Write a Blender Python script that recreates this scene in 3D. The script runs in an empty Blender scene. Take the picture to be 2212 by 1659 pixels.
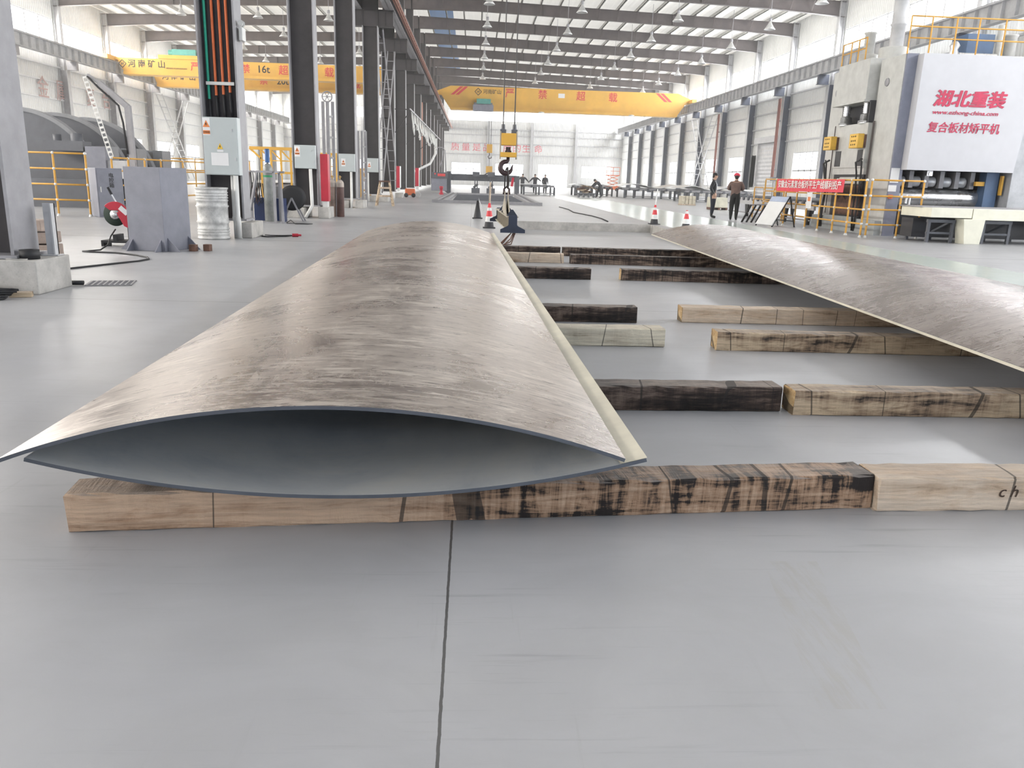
import bpy, bmesh, math, random
from mathutils import Vector, Matrix, Euler
random.seed(7)
S = bpy.context.scene
COL = S.collection
PI = math.pi

# ------------------------------------------------------------------ camera
cam_d = bpy.data.cameras.new('camera')
cam = bpy.data.objects.new('camera', cam_d)
COL.objects.link(cam)
cam_d.sensor_fit = 'HORIZONTAL'
cam_d.sensor_width = 36.0
cam_d.lens = 1725.0 / 2212.0 * 36.0
cam_d.clip_start = 0.05
cam_d.clip_end = 600
def cam_basis():
    f = 1725.0
    dy = Vector((1023 - 1106, 382 - 829.5, f)).normalized()
    dn = Vector((905 - 1106, 7500 - 829.5, f)); dn = (dn - dn.dot(dy) * dy).normalized()
    dx = dn.cross(dy)
    if dx.x < 0: dx = -dx
    return dx, dy, -dn            # world axes seen in camera axes (right, down, forward)
_dx, _dy, _dz = cam_basis()
right = Vector((_dx.x, _dy.x, _dz.x)); down = Vector((_dx.y, _dy.y, _dz.y)); fwd = Vector((_dx.z, _dy.z, _dz.z))
M = Matrix((right, -down, -fwd)).transposed().to_4x4()
M.translation = Vector((0, 0, 1.33))
cam.matrix_world = M
S.camera = cam

# ------------------------------------------------------------------ colour management, sky, daylight
S.view_settings.view_transform = 'Standard'
S.view_settings.look = 'None'
S.view_settings.gamma = 1.0
S.view_settings.use_curve_mapping = False
S.view_settings.exposure = 0.08
S.render.film_transparent = False
S.cycles.max_bounces = 6
S.cycles.diffuse_bounces = 3
S.cycles.glossy_bounces = 3
S.cycles.transmission_bounces = 3
S.cycles.transparent_max_bounces = 8
S.cycles.sample_clamp_indirect = 6.0
S.cycles.caustics_reflective = False
S.cycles.caustics_refractive = False
S.cycles.use_adaptive_sampling = True
S.cycles.adaptive_threshold = 0.035

W = bpy.data.worlds.new('sky'); S.world = W; W.use_nodes = True
_bg = W.node_tree.nodes['Background']
_bg.inputs[0].default_value = (0.96, 0.98, 1.0, 1); _bg.inputs[1].default_value = 3.0

HALL_Y0, HALL_Y1 = -24.0, 137.0
XR, XL, XC = 24.6, -30.8, -4.8
def area(name, loc, size, target, power_radiance, color):
    """daylight coming through a row of windows: an area lamp just outside the glass"""
    d = bpy.data.lights.new(name, 'AREA'); d.shape = 'RECTANGLE'
    d.size, d.size_y = size
    d.energy = power_radiance * PI * size[0] * size[1]
    d.color = color
    o = bpy.data.objects.new(name, d); COL.objects.link(o)
    o.location = loc
    z = -(Vector(target)).normalized()
    x = Vector((0, 0, 1)).cross(z)
    x = x.normalized() if x.length > 1e-4 else Vector((1, 0, 0))
    y = z.cross(x)
    o.matrix_world = Matrix.Translation(Vector(loc)) @ Matrix((x, y, z)).transposed().to_4x4()
    return o
RAD = 18.0
GLAZED_Y0 = 4.0; GLAZED_WEST = -14.0         # glazing limits near the camera, shaped for the foreground light
LEN = HALL_Y1 - GLAZED_Y0; MIDY = (GLAZED_Y0 + HALL_Y1) / 2
LENW = HALL_Y1 - GLAZED_WEST; MIDW = (GLAZED_WEST + HALL_Y1) / 2
area('daylight_east_clerestory', (XR + .7, MIDY, 10.5), (LEN, 2.6), (-1, 0, -.25), RAD * 1.5, (0.97, 0.98, 1.0))
area('daylight_east_windows', (XR + .7, MIDY, 2.5), (LEN, 3.0), (-1, 0, 0), RAD * .6, (0.97, 0.98, 1.0))
area('daylight_west_clerestory', (XL - .7, MIDW, 10.5), (LENW, 2.6), (1, 0, -.25), RAD * 1.75, (1.0, 0.94, 0.87))
area('daylight_west_windows', (XL - .7, MIDW, 2.5), (LENW, 3.0), (1, 0, 0), RAD * .6, (1.0, 0.96, 0.9))
area('daylight_north_strip', ((XR + XL) / 2, HALL_Y1 + .7, 10.9), (XR - XL, 2.2), (0, -1, -.1), RAD * .95, (1.0, 0.98, 0.96))
area('daylight_north_doors', ((XR + XL) / 2, HALL_Y1 + .7, 1.9), (XR - XL, 3.8), (0, -1, 0), RAD * .6, (1.0, 0.99, 0.97))
area('daylight_south_strip', ((XR + XL) / 2, HALL_Y0 - .5, 10.9), (XR - XL, 2.6), (0, 1, -.1), RAD * .2, (0.66, 0.79, 1.0))
area('daylight_unseen_south_door', (15, HALL_Y0 - .5, 3), (16, 6), (0, 1, 0), RAD * .62, (0.66, 0.79, 1.0))  # unseen door, placed and strengthened for its light on near faces

# ------------------------------------------------------------------ mesh helpers
class MB:
    """collects shapes (local coordinates of the parent, or world minus org) for ONE mesh object"""
    def __init__(s, org=(0, 0, 0)):
        s.v = []; s.f = []; s.sm = []; s.mi = []; s.o = Vector(org); s.cur = 0; s.T = None
    def add(s, vs, fs, smooth=False):
        b = len(s.v)
        for p in vs:
            p = Vector(p)
            if s.T is not None: p = s.T @ p
            s.v.append(p - s.o)
        for f in fs:
            s.f.append([b + i for i in f]); s.sm.append(smooth); s.mi.append(s.cur)
        return s
    def box(s, lo, hi, rz=0.0, c=None):
        x0, y0, z0 = lo; x1, y1, z1 = hi
        vs = [(x0, y0, z0), (x1, y0, z0), (x1, y1, z0), (x0, y1, z0), (x0, y0, z1), (x1, y0, z1), (x1, y1, z1), (x0, y1, z1)]
        if rz:
            c = Vector(c) if c is not None else Vector(((x0 + x1) / 2, (y0 + y1) / 2, 0)); R = Matrix.Rotation(rz, 3, 'Z')
            c.z = 0
            vs = [R @ (Vector(p) - c) + c for p in vs]
        return s.add(vs, [(0, 3, 2, 1), (4, 5, 6, 7), (0, 1, 5, 4), (1, 2, 6, 5), (2, 3, 7, 6), (3, 0, 4, 7)])
    def cbox(s, c, size, rot=None):
        h = Vector(size) / 2; c = Vector(c)
        R = Euler(rot).to_matrix() if rot is not None else Matrix.Identity(3)
        vs = [R @ Vector((sx * h.x, sy * h.y, sz * h.z)) + c for sz in (-1, 1) for sx, sy in ((-1, -1), (1, -1), (1, 1), (-1, 1))]
        return s.add(vs, [(0, 3, 2, 1), (4, 5, 6, 7), (0, 1, 5, 4), (1, 2, 6, 5), (2, 3, 7, 6), (3, 0, 4, 7)])
    def bar(s, p, q, w, h, up=(0, 0, 1)):
        """square bar between two points"""
        p, q = Vector(p), Vector(q); d = (q - p).normalized(); u = Vector(up)
        if abs(d.dot(u)) > .98: u = Vector((1, 0, 0))
        a = d.cross(u).normalized(); b = a.cross(d).normalized()
        vs = [e + a * sx * w / 2 + b * sz * h / 2 for e in (p, q) for sx, sz in ((-1, -1), (1, -1), (1, 1), (-1, 1))]
        return s.add(vs, [(0, 1, 2, 3), (7, 6, 5, 4), (0, 4, 5, 1), (1, 5, 6, 2), (2, 6, 7, 3), (3, 7, 4, 0)])
    def cyl(s, p, q, r, r2=None, n=12, caps=True):
        p, q = Vector(p), Vector(q); r2 = r if r2 is None else r2
        d = (q - p).normalized(); u = Vector((0, 0, 1)) if abs(d.z) < .9 else Vector((1, 0, 0))
        a = d.cross(u).normalized(); b = d.cross(a)
        vs = []; fs = []
        for e, rr in ((p, r), (q, r2)):
            for i in range(n):
                t = 2 * PI * i / n; vs.append(e + (a * math.cos(t) + b * math.sin(t)) * rr)
        for i in range(n): fs.append((i, (i + 1) % n, n + (i + 1) % n, n + i))
        s.add(vs, fs, True)
        if caps:
            s.add(vs[:n], [tuple(range(n))[::-1]]); s.add(vs[n:], [tuple(range(n))])
        return s
    def tube(s, pts, r, n=8, closed=False, smooth=True):
        pts = [Vector(p) for p in pts]; m = len(pts); rings = []; up = None
        for i, p in enumerate(pts):
            if closed: d = pts[(i + 1) % m] - pts[i - 1]
            else: d = pts[min(i + 1, m - 1)] - pts[max(i - 1, 0)]
            d.normalize()
            if up is None:
                up = Vector((0, 0, 1)) if abs(d.z) < .9 else Vector((1, 0, 0))
            a = d.cross(up)
            if a.length < 1e-5: a = d.orthogonal()
            a.normalize(); b = a.cross(d).normalized(); up = b
            rr = r[i] if isinstance(r, (list, tuple)) else r
            rings.append([p + (a * math.cos(2 * PI * k / n) + b * math.sin(2 * PI * k / n)) * rr for k in range(n)])
        vs = [p for g in rings for p in g]; fs = []
        for i in range(m if closed else m - 1):
            j = (i + 1) % m
            for k in range(n): fs.append((i * n + k, i * n + (k + 1) % n, j * n + (k + 1) % n, j * n + k))
        if not closed: fs += [tuple(range(n))[::-1], tuple((m - 1) * n + k for k in range(n))]
        return s.add(vs, fs, smooth)
    def lathe(s, prof, c=(0, 0, 0), n=24, axis='Z'):
        """prof: (radius, height) pairs turned about a vertical axis through c"""
        c = Vector(c); vs = []; fs = []; m = len(prof)
        for r, h in prof:
            for i in range(n):
                t = 2 * PI * i / n; p = (r * math.cos(t), r * math.sin(t), h)
                if axis == 'X': p = (p[2], p[0], p[1])
                if axis == 'Y': p = (p[0], p[2], p[1])
                vs.append(c + Vector(p))
        for j in range(m - 1):
            for i in range(n):
                f = (j * n + i, j * n + (i + 1) % n, (j + 1) * n + (i + 1) % n, (j + 1) * n + i)
                fs.append(f if axis != 'Y' else f[::-1])
        s.add(vs, fs, True)
        for j, rev in ((0, True), (m - 1, False)):
            if prof[j][0] > 1e-4:
                f = tuple(j * n + i for i in range(n)); s.add([vs[i] for i in f], [tuple(range(n))[::-1] if rev != (axis == 'Y') else tuple(range(n))])
        return s
    def prism(s, poly, axis, a, b):
        """outline in the plane normal to axis, from a to b along it. X: (y,z)  Y: (x,z)  Z: (x,y)"""
        def P(u, v, w): return {'X': (w, u, v), 'Y': (u, w, v), 'Z': (u, v, w)}[axis]
        n = len(poly); vs = [P(u, v, a) for u, v in poly] + [P(u, v, b) for u, v in poly]
        fs = [tuple(range(n)), tuple(range(2 * n - 1, n - 1, -1))] + [(i, n + i, n + (i + 1) % n, (i + 1) % n) for i in range(n)]
        return s.add(vs, fs)
    def sphere(s, c, r, n=12, m=8, sq=(1, 1, 1)):
        c = Vector(c); vs = [c + Vector((0, 0, r * sq[2]))]; fs = []
        for j in range(1, m):
            t = PI * j / m
            for i in range(n):
                p = 2 * PI * i / n; vs.append(c + Vector((r * sq[0] * math.sin(t) * math.cos(p), r * sq[1] * math.sin(t) * math.sin(p), r * sq[2] * math.cos(t))))
        vs.append(c - Vector((0, 0, r * sq[2])))
        for i in range(n):
            fs.append((0, 1 + i, 1 + (i + 1) % n)); L = 1 + (m - 2) * n
            fs.append((len(vs) - 1, L + (i + 1) % n, L + i))
        for j in range(m - 2):
            for i in range(n):
                a = 1 + j * n + i; b = 1 + j * n + (i + 1) % n; fs.append((a, a + n, b + n, b))
        return s.add(vs, fs, True)
    def mesh(s, name, mats):
        me = bpy.data.meshes.new(name)
        me.from_pydata([tuple(p) for p in s.v], [], s.f)
        for m in (mats if isinstance(mats, (list, tuple)) else [mats]): me.materials.append(m)
        me.polygons.foreach_set('use_smooth', s.sm)
        me.polygons.foreach_set('material_index', s.mi)
        me.validate(clean_customdata=False)
        bm = bmesh.new(); bm.from_mesh(me)
        bmesh.ops.recalc_face_normals(bm, faces=bm.faces[:]); bm.to_mesh(me); bm.free()
        me.update()
        return me
    def build(s, name, mats, parent=None, bevel=0.0, **kw):
        o = bpy.data.objects.new(name, s.mesh(name, mats)); COL.objects.link(o)
        if parent is not None: o.parent = parent
        if bevel:
            b = o.modifiers.new('edge', 'BEVEL'); b.width = bevel; b.segments = 2; b.limit_method = 'ANGLE'; b.angle_limit = .7
        if kw: tag(o, **kw)
        return o

def tag(o, label=None, cat=None, group=None, kind=None):
    if label: o['label'] = label
    if cat: o['category'] = cat
    if group: o['group'] = group
    if kind: o['kind'] = kind
    return o
def thing(name, label, cat, loc=(0, 0, 0), rz=0.0, group=None, kind=None):
    o = bpy.data.objects.new(name, None); COL.objects.link(o)
    o.empty_display_size = .1
    o.location = loc; o.rotation_euler = (0, 0, rz)
    return tag(o, label, cat, group, kind)
KIDS = {}
def dup(o, loc=None, rz=None, label=None, group=None, parent=None):
    """a copy of a thing with copies of its parts and sub-parts"""
    c = o.copy(); COL.objects.link(c)
    if parent is not None: c.parent = parent
    if loc is not None: c.location = loc
    if rz is not None: c.rotation_euler = (0, 0, rz)
    if label: c['label'] = label
    if group: c['group'] = group
    for ch in list(o.children): dup(ch, parent=c)
    return c
def text(body, h, mat, name, parent, M4, shear=0.0, depth=.004, sx=1.0, bold=0.0, align='CENTER'):
    """lettering as a thin mesh: h = cap height of the line, M4 = placement (x right, y up in the text's plane)"""
    cu = bpy.data.curves.new(name, 'FONT'); cu.body = body; cu.size = h; cu.shear = shear
    cu.extrude = depth; cu.offset = bold * h; cu.align_x = align; cu.align_y = 'CENTER'; cu.resolution_u = 3
    tmp = bpy.data.objects.new(name, cu); COL.objects.link(tmp)
    bpy.context.view_layer.update()
    dg = bpy.context.evaluated_depsgraph_get()
    me = bpy.data.meshes.new_from_object(tmp.evaluated_get(dg))
    bpy.data.objects.remove(tmp); bpy.data.curves.remove(cu)
    me.transform(M4 @ Matrix.Scale(sx, 4, (1, 0, 0)))
    me.materials.clear(); me.materials.append(mat)
    o = bpy.data.objects.new(name, me); COL.objects.link(o)
    if parent is not None: o.parent = parent
    return o
def plane_to(o, x, y):
    """matrix whose x/y axes are the given directions, at o"""
    x = Vector(x).normalized(); y = Vector(y).normalized(); z = x.cross(y)
    m = Matrix((x, y, z)).transposed().to_4x4(); m.translation = Vector(o); return m

# ------------------------------------------------------------------ materials
def nt(name):
    m = bpy.data.materials.new(name); m.use_nodes = True
    return m, m.node_tree, m.node_tree.nodes['Principled BSDF']
def noise(t, scale, detail=4, rough=.6, vec=None, dist=0.0):
    n = t.nodes.new('ShaderNodeTexNoise'); n.inputs['Scale'].default_value = scale; n.inputs['Detail'].default_value = detail
    n.inputs['Roughness'].default_value = rough; n.inputs['Distortion'].default_value = dist
    if vec is not None: t.links.new(vec, n.inputs['Vector'])
    return n.outputs['Fac']
def ramp(t, fac, stops):
    r = t.nodes.new('ShaderNodeValToRGB'); e = r.color_ramp.elements
    e[0].position, e[0].color = stops[0][0], (*stops[0][1], 1)
    e[1].position, e[1].color = stops[-1][0], (*stops[-1][1], 1)
    for p, c in stops[1:-1]:
        k = e.new(p); k.color = (*c, 1)
    t.links.new(fac, r.inputs['Fac']); return r.outputs['Color']
def mixc(t, fac, a, b, mode='MIX'):
    m = t.nodes.new('ShaderNodeMix'); m.data_type = 'RGBA'; m.blend_type = mode
    for sock, v in ((m.inputs[0], fac), (m.inputs[6], a), (m.inputs[7], b)):
        if isinstance(v, (int, float)): sock.default_value = v
        elif isinstance(v, tuple): sock.default_value = (*v, 1) if len(v) == 3 else v
        else: t.links.new(v, sock)
    return m.outputs[2]
def math_n(t, op, a, b=None, c=None, clamp=False):
    m = t.nodes.new('ShaderNodeMath'); m.operation = op; m.use_clamp = clamp
    for i, v in enumerate((a, b, c)):
        if v is None: continue
        if isinstance(v, (int, float)): m.inputs[i].default_value = v
        else: t.links.new(v, m.inputs[i])
    return m.outputs[0]
def coords(t, scale=(1, 1, 1), rot=(0, 0, 0), kind='Object', loc=(0, 0, 0)):
    c = t.nodes.new('ShaderNodeTexCoord'); m = t.nodes.new('ShaderNodeMapping')
    m.inputs['Scale'].default_value = scale; m.inputs['Rotation'].default_value = rot; m.inputs['Location'].default_value = loc
    t.links.new(c.outputs[kind], m.inputs['Vector']); return m.outputs['Vector']
def world_pos(t):
    return t.nodes.new('ShaderNodeNewGeometry').outputs['Position']
def bump(t, b, h, strength=.3, dist=.02):
    n = t.nodes.new('ShaderNodeBump'); n.inputs['Strength'].default_value = strength; n.inputs['Distance'].default_value = dist
    t.links.new(h, n.inputs['Height']); t.links.new(n.outputs['Normal'], b.inputs['Normal'])
def paint(name, col, rough=.5, metal=0.0, var=.12, scale=3.0, bmp=0.0, spec=.5, fine=0.0):
    """a painted or plain surface with uneven wear"""
    m, t, b = nt(name)
    v = coords(t)
    f = noise(t, scale, 5, .65, v)
    d = tuple(max(0, c * (1 - var * 1.6)) for c in col); l = tuple(min(1, c * (1 + var)) for c in col)
    c = ramp(t, f, [(.3, d), (.7, l)])
    if fine:
        c = mixc(t, math_n(t, 'MULTIPLY', math_n(t, 'GREATER_THAN', noise(t, 38, 3, .7, v), .62), fine), c, tuple(x * .45 for x in col))
    t.links.new(c, b.inputs['Base Color'])
    t.links.new(math_n(t, 'MULTIPLY_ADD', f, .25, rough - .12), b.inputs['Roughness'])
    b.inputs['Metallic'].default_value = metal
    b.inputs['Specular IOR Level'].default_value = spec
    if bmp: bump(t, b, noise(t, scale * 8, 4, .6, v), bmp, .01)
    return m
def clad(name, col, axis, pitch=.25, strength=.8, rough=.45):
    """corrugated steel cladding, ribs vertical; axis: world axis along the wall"""
    m, t, b = nt(name)
    p = world_pos(t); sx = t.nodes.new('ShaderNodeSeparateXYZ'); t.links.new(p, sx.inputs[0])
    w = math_n(t, 'SINE', math_n(t, 'MULTIPLY', sx.outputs[axis], 2 * PI / pitch))
    w = math_n(t, 'SMOOTH_MIN', w, .2, .4)
    f = noise(t, .6, 4, .6, p)
    t.links.new(ramp(t, f, [(.3, tuple(c * .88 for c in col)), (.7, col)]), b.inputs['Base Color'])
    b.inputs['Roughness'].default_value = rough
    bump(t, b, w, strength, .04)
    return m
# ------------------------------------------------------------------ surfaces of the hall
def floor_mat():
    m, t, b = nt('concrete_floor')
    p = world_pos(t); sx = t.nodes.new('ShaderNodeSeparateXYZ'); t.links.new(p, sx.inputs[0]); X, Y = sx.outputs[0], sx.outputs[1]
    def mp(scale, rz=0.0):
        k = t.nodes.new('ShaderNodeMapping'); k.inputs['Scale'].default_value = scale; k.inputs['Rotation'].default_value = (0, 0, rz)
        t.links.new(p, k.inputs['Vector']); return k.outputs['Vector']
    big = noise(t, .35, 5, .6, p, .4)
    c = ramp(t, big, [(.3, (.355, .36, .382)), (.7, (.435, .437, .45))])
    cloud = noise(t, 1.6, 6, .65, mp((.8, 1.5, 1)), .8)
    c = mixc(t, ramp(t, cloud, [(.42, (0, 0, 0)), (.75, (.4, .4, .4))]), c, (.31, .31, .315))
    # drag marks, mostly along the hall's width
    for sc, rz, th, amt, col in (((1.1, 26, 1), .03, .655, .5, (.17, .17, .18)), ((16, 1.1, 1), .35, .695, .35, (.22, .21, .20)), ((2.5, 40, 1), -.08, .685, .4, (.2, .2, .21)), ((2.4, 30, 1), .5, .70, .3, (.24, .23, .22))):
        s = noise(t, 1.0, 5, .62, mp(sc, rz))
        gate = math_n(t, 'SUBTRACT', noise(t, .8, 2, .5, p), math_n(t, 'MULTIPLY_ADD', Y, .016, -.05, clamp=True))
        k = math_n(t, 'MULTIPLY', math_n(t, 'MULTIPLY', math_n(t, 'SUBTRACT', s, th - .07, clamp=True), 5.5, clamp=True), math_n(t, 'MULTIPLY', math_n(t, 'SUBTRACT', gate, .40, clamp=True), 5, clamp=True), clamp=True)
        c = mixc(t, math_n(t, 'MULTIPLY', k, amt), c, col)
    # brownish scuffed tyre tracks in front
    tr = noise(t, 1, 4, .7, mp((22, 3, 1), .25))
    inb = math_n(t, 'MULTIPLY', math_n(t, 'COMPARE', math_n(t, 'MULTIPLY_ADD', Y, -.18, math_n(t, 'SUBTRACT', X, .71)), 0.0, .1), math_n(t, 'COMPARE', Y, 2.2, .42))
    c = mixc(t, math_n(t, 'MULTIPLY', math_n(t, 'MULTIPLY', inb, math_n(t, 'MULTIPLY', math_n(t, 'SUBTRACT', tr, .45, clamp=True), 6, clamp=True)), .35), c, (.34, .32, .28))
    # sawn joints
    wob = math_n(t, 'MULTIPLY', math_n(t, 'SUBTRACT', noise(t, 18, 3, .6, p), .5), .006)
    for ax, at, w in ((X, -.062, .0045), (Y, 8.35, .006), (Y, 16.15, .025), (Y, 24.2, .02), (X, 5.9, .01), (Y, 40.2, .03)):
        j = math_n(t, 'COMPARE', math_n(t, 'ADD', ax, wob), at, w)
        c = mixc(t, math_n(t, 'MULTIPLY', j, .85), c, (.05, .048, .045))
    # pale green coated lane in front of the press
    def edge(v, at, soft, sign):
        return math_n(t, 'MULTIPLY_ADD', math_n(t, 'SUBTRACT', v, at), sign / soft, .5, clamp=True)
    lane = math_n(t, 'MULTIPLY', math_n(t, 'MULTIPLY', edge(X, 6.1, .1, 1), edge(X, 9.45, .15, -1)), edge(Y, 60, 25, -1))
    c = mixc(t, math_n(t, 'MULTIPLY', lane, .9), c, mixc(t, big, (.50, .58, .54), (.58, .64, .61)))
    t.links.new(c, b.inputs['Base Color'])
    fr = noise(t, 3.0, 4, .6, p)
    rough = math_n(t, 'MULTIPLY_ADD', fr, .14, .30)
    rough = math_n(t, 'ADD', math_n(t, 'MULTIPLY', rough, math_n(t, 'SUBTRACT', 1, lane)), math_n(t, 'MULTIPLY', lane, math_n(t, 'MULTIPLY_ADD', fr, .04, .16)))
    t.links.new(rough, b.inputs['Roughness'])
    b.inputs['Specular IOR Level'].default_value = .5
    bump(t, b, noise(t, 30, 4, .6, p), .06, .004)
    return m
FLOOR = floor_mat()
CONC = paint('pedestal_concrete', (.46, .445, .42), .85, var=.2, scale=3, bmp=.4, fine=.2)
CLADX = clad('wall_cladding_end', (.72, .72, .71), 0)
CLADY = clad('wall_cladding_side', (.83, .83, .81), 1)
def roof_mat():
    m = clad('roof_sheet', (.86, .84, .79), 0, .3, .35, .6)
    t = m.node_tree; b = t.nodes['Principled BSDF']; o = t.nodes['Material Output']
    tr = t.nodes.new('ShaderNodeBsdfTranslucent'); tr.inputs[0].default_value = (.93, .90, .84, 1)      # translucency added to brighten the roof: some sky passes through
    mx = t.nodes.new('ShaderNodeMixShader'); mx.inputs[0].default_value = .18
    t.links.new(b.outputs[0], mx.inputs[1]); t.links.new(tr.outputs[0], mx.inputs[2]); t.links.new(mx.outputs[0], o.inputs[0])
    return m
ROOFM = roof_mat()
STEEL = paint('grey_painted_steel', (.30, .295, .31), .5, var=.12)
LSTEEL = paint('pale_grey_steel', (.50, .50, .51), .5, var=.1)
DARK = paint('dark_primer_steel', (.035, .03, .032), .5, var=.25, scale=1.5)
BROWN = paint('brown_primer_steel', (.085, .068, .066), .55, var=.2, scale=1.2)
NAVY = paint('blue_grey_steel', (.055, .065, .10), .5, var=.15)
WHITE = paint('white_frame_paint', (.72, .72, .72), .5, var=.06)
def glass_mat():
    m, t, b = nt('window_glass'); t.nodes.remove(b)
    o = t.nodes['Material Output']; tr = t.nodes.new('ShaderNodeBsdfTransparent'); gl = t.nodes.new('ShaderNodeBsdfGlossy'); mx = t.nodes.new('ShaderNodeMixShader')
    tr.inputs[0].default_value = (.97, .98, .98, 1); gl.inputs['Roughness'].default_value = .05; mx.inputs[0].default_value = .06
    t.links.new(tr.outputs[0], mx.inputs[1]); t.links.new(gl.outputs[0], mx.inputs[2]); t.links.new(mx.outputs[0], o.inputs[0])
    return m
GLASS = glass_mat()

# floor slab with the shallow pit beyond the steel plates
PX0, PX1, PY0, PY1, PD = .95, 5.75, 16.2, 26.1, -.26
f = MB()
x0, x1, y0, y1 = XL - 1, XR + 1, HALL_Y0 - 1, HALL_Y1 + 1
def quad(a, b, c, d): f.add([a, b, c, d], [(0, 1, 2, 3)])
quad((x0, y0, 0), (x1, y0, 0), (x1, PY0, 0), (x0, PY0, 0)); quad((x0, PY1, 0), (x1, PY1, 0), (x1, y1, 0), (x0, y1, 0))
quad((x0, PY0, 0), (PX0, PY0, 0), (PX0, PY1, 0), (x0, PY1, 0)); quad((PX1, PY0, 0), (x1, PY0, 0), (x1, PY1, 0), (PX1, PY1, 0))
quad((PX0, PY0, PD), (PX1, PY0, PD), (PX1, PY1, PD), (PX0, PY1, PD))
f.cur = 1
quad((PX0, PY1, PD), (PX1, PY1, PD), (PX1, PY1, 0), (PX0, PY1, 0)); quad((PX0, PY0, PD), (PX0, PY0, 0), (PX1, PY0, 0), (PX1, PY0, PD))
quad((PX0, PY0, PD), (PX0, PY1, PD), (PX0, PY1, 0), (PX0, PY0, 0)); quad((PX1, PY0, PD), (PX1, PY0, 0), (PX1, PY1, 0), (PX1, PY1, PD))
me = bpy.data.meshes.new('floor'); me.from_pydata([tuple(v) for v in f.v], [], f.f)
me.materials.append(FLOOR); me.materials.append(CONC); me.polygons.foreach_set('material_index', f.mi)
fo = bpy.data.objects.new('floor', me); COL.objects.link(fo); fo['kind'] = 'structure'

BAY = 8.0; COLY = [8.65 + BAY * i for i in range(-4, 17)]          # column lines
def side_wall(name, X, inner):
    """inner: +1 if the hall lies on +X"""
    a, b = (X - .25, X) if inner > 0 else (X, X + .25)
    w = MB()
    bands = [(0, 1.15), (3.85, 9.35), (11.55, 13.9)]
    for z0, z1 in bands: w.box((a, HALL_Y0, z0), (b, HALL_Y1, z1))
    g0 = GLAZED_WEST if inner > 0 else GLAZED_Y0
    w.box((a, HALL_Y0, 1.15), (b, g0, 3.85)); w.box((a, HALL_Y0, 9.35), (b, g0, 11.55))
    for y in [q for q in COLY if q > g0]:                   # piers between the windows
        w.box((a, y - 1.7, 1.15), (b, y + 1.7, 3.85)); w.box((a, y - .35, 9.35), (b, y + .35, 11.55))
    o = w.build(name, CLADY); o['kind'] = 'structure'
    for z in (4.7, 5.9, 7.1, 8.2):
        g = MB(); g.box((X if inner > 0 else X - .14, HALL_Y0, z), (X + .14 if inner > 0 else X, HALL_Y1, z + .1)); g.build('girt', LSTEEL if inner < 0 else WHITE, o)
    if inner < 0: g = MB(); g.box((a, 64.65, 1.15), (b, 72.65, 3.85)); g.build('panel_strip', CLADY, o)
    return o
side_wall('wall_east', XR, -1); side_wall('wall_west', XL, 1)
def end_wall(name, Y, holes_hi, holes_lo, y_out):
    w = MB(); a, b = sorted((Y, Y + y_out))
    def band(z0, z1, holes):
        x = XL - .25
        for h0, h1 in holes:
            if h0 > x: w.box((x, a, z0), (h0, b, z1))
            x = h1
        w.box((x, a, z0), (XR + .25, b, z1))
    w.box((XL - .25, a, 3.62), (XR + .25, b, 10.15)); w.box((XL - .25, a, 11.85), (XR + .25, b, 14.6))
    band(10.15, 11.85, holes_hi)
    band(1.6, 3.62, holes_lo); band(0, 1.6, [h for h in holes_lo if h[0] in DOORS])
    o = w.build(name, CLADX); o['kind'] = 'structure'; return o
DOORS = (10.7, -13.0)
LOW = [(-27.6, -22.8), (-20.4, -15.6), (-13.0, -8.2), (-3.7, 1.15), (3.5, 8.25), (10.7, 15.55), (17.9, 22.9)]
HIGH = [(-21.8, -5.6), (-4.3, 23.2)]
wn = end_wall('wall_north', HALL_Y1, HIGH, LOW, .25)
for z in (4.9, 6.65, 7.95, 8.85): g = MB(); g.box((XL, HALL_Y1 - .14, z), (XR, HALL_Y1, z + .14)); g.build('girt', LSTEEL, wn)
for x in (-24.0, -18.2, -11.0, 2.35, 9.45, 16.8): g = MB(); g.box((x - .2, HALL_Y1 - .5, 0), (x + .2, HALL_Y1 - .145, 10.15)); g.build('wind_post', LSTEEL, wn)
DOORS = (7.0,)
ws = end_wall('wall_south', HALL_Y0, [(-30, -5.6), (-4.3, 23.2)], [(7.0, 23.0)], -.25)
BLUES = bpy.data.materials.new('blue_daylight_sheet'); BLUES.use_nodes = True
_b = BLUES.node_tree.nodes['Principled BSDF']; _b.inputs['Base Color'].default_value = (.25, .42, .72, 1)
_tr = BLUES.node_tree.nodes.new('ShaderNodeBsdfTranslucent'); _tr.inputs[0].default_value = (.45, .66, 1, 1); _mx = BLUES.node_tree.nodes.new('ShaderNodeMixShader'); _mx.inputs[0].default_value = .25
BLUES.node_tree.links.new(_b.outputs[0], _mx.inputs[1]); BLUES.node_tree.links.new(_tr.outputs[0], _mx.inputs[2]); BLUES.node_tree.links.new(_mx.outputs[0], BLUES.node_tree.nodes['Material Output'].inputs[0])
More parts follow.
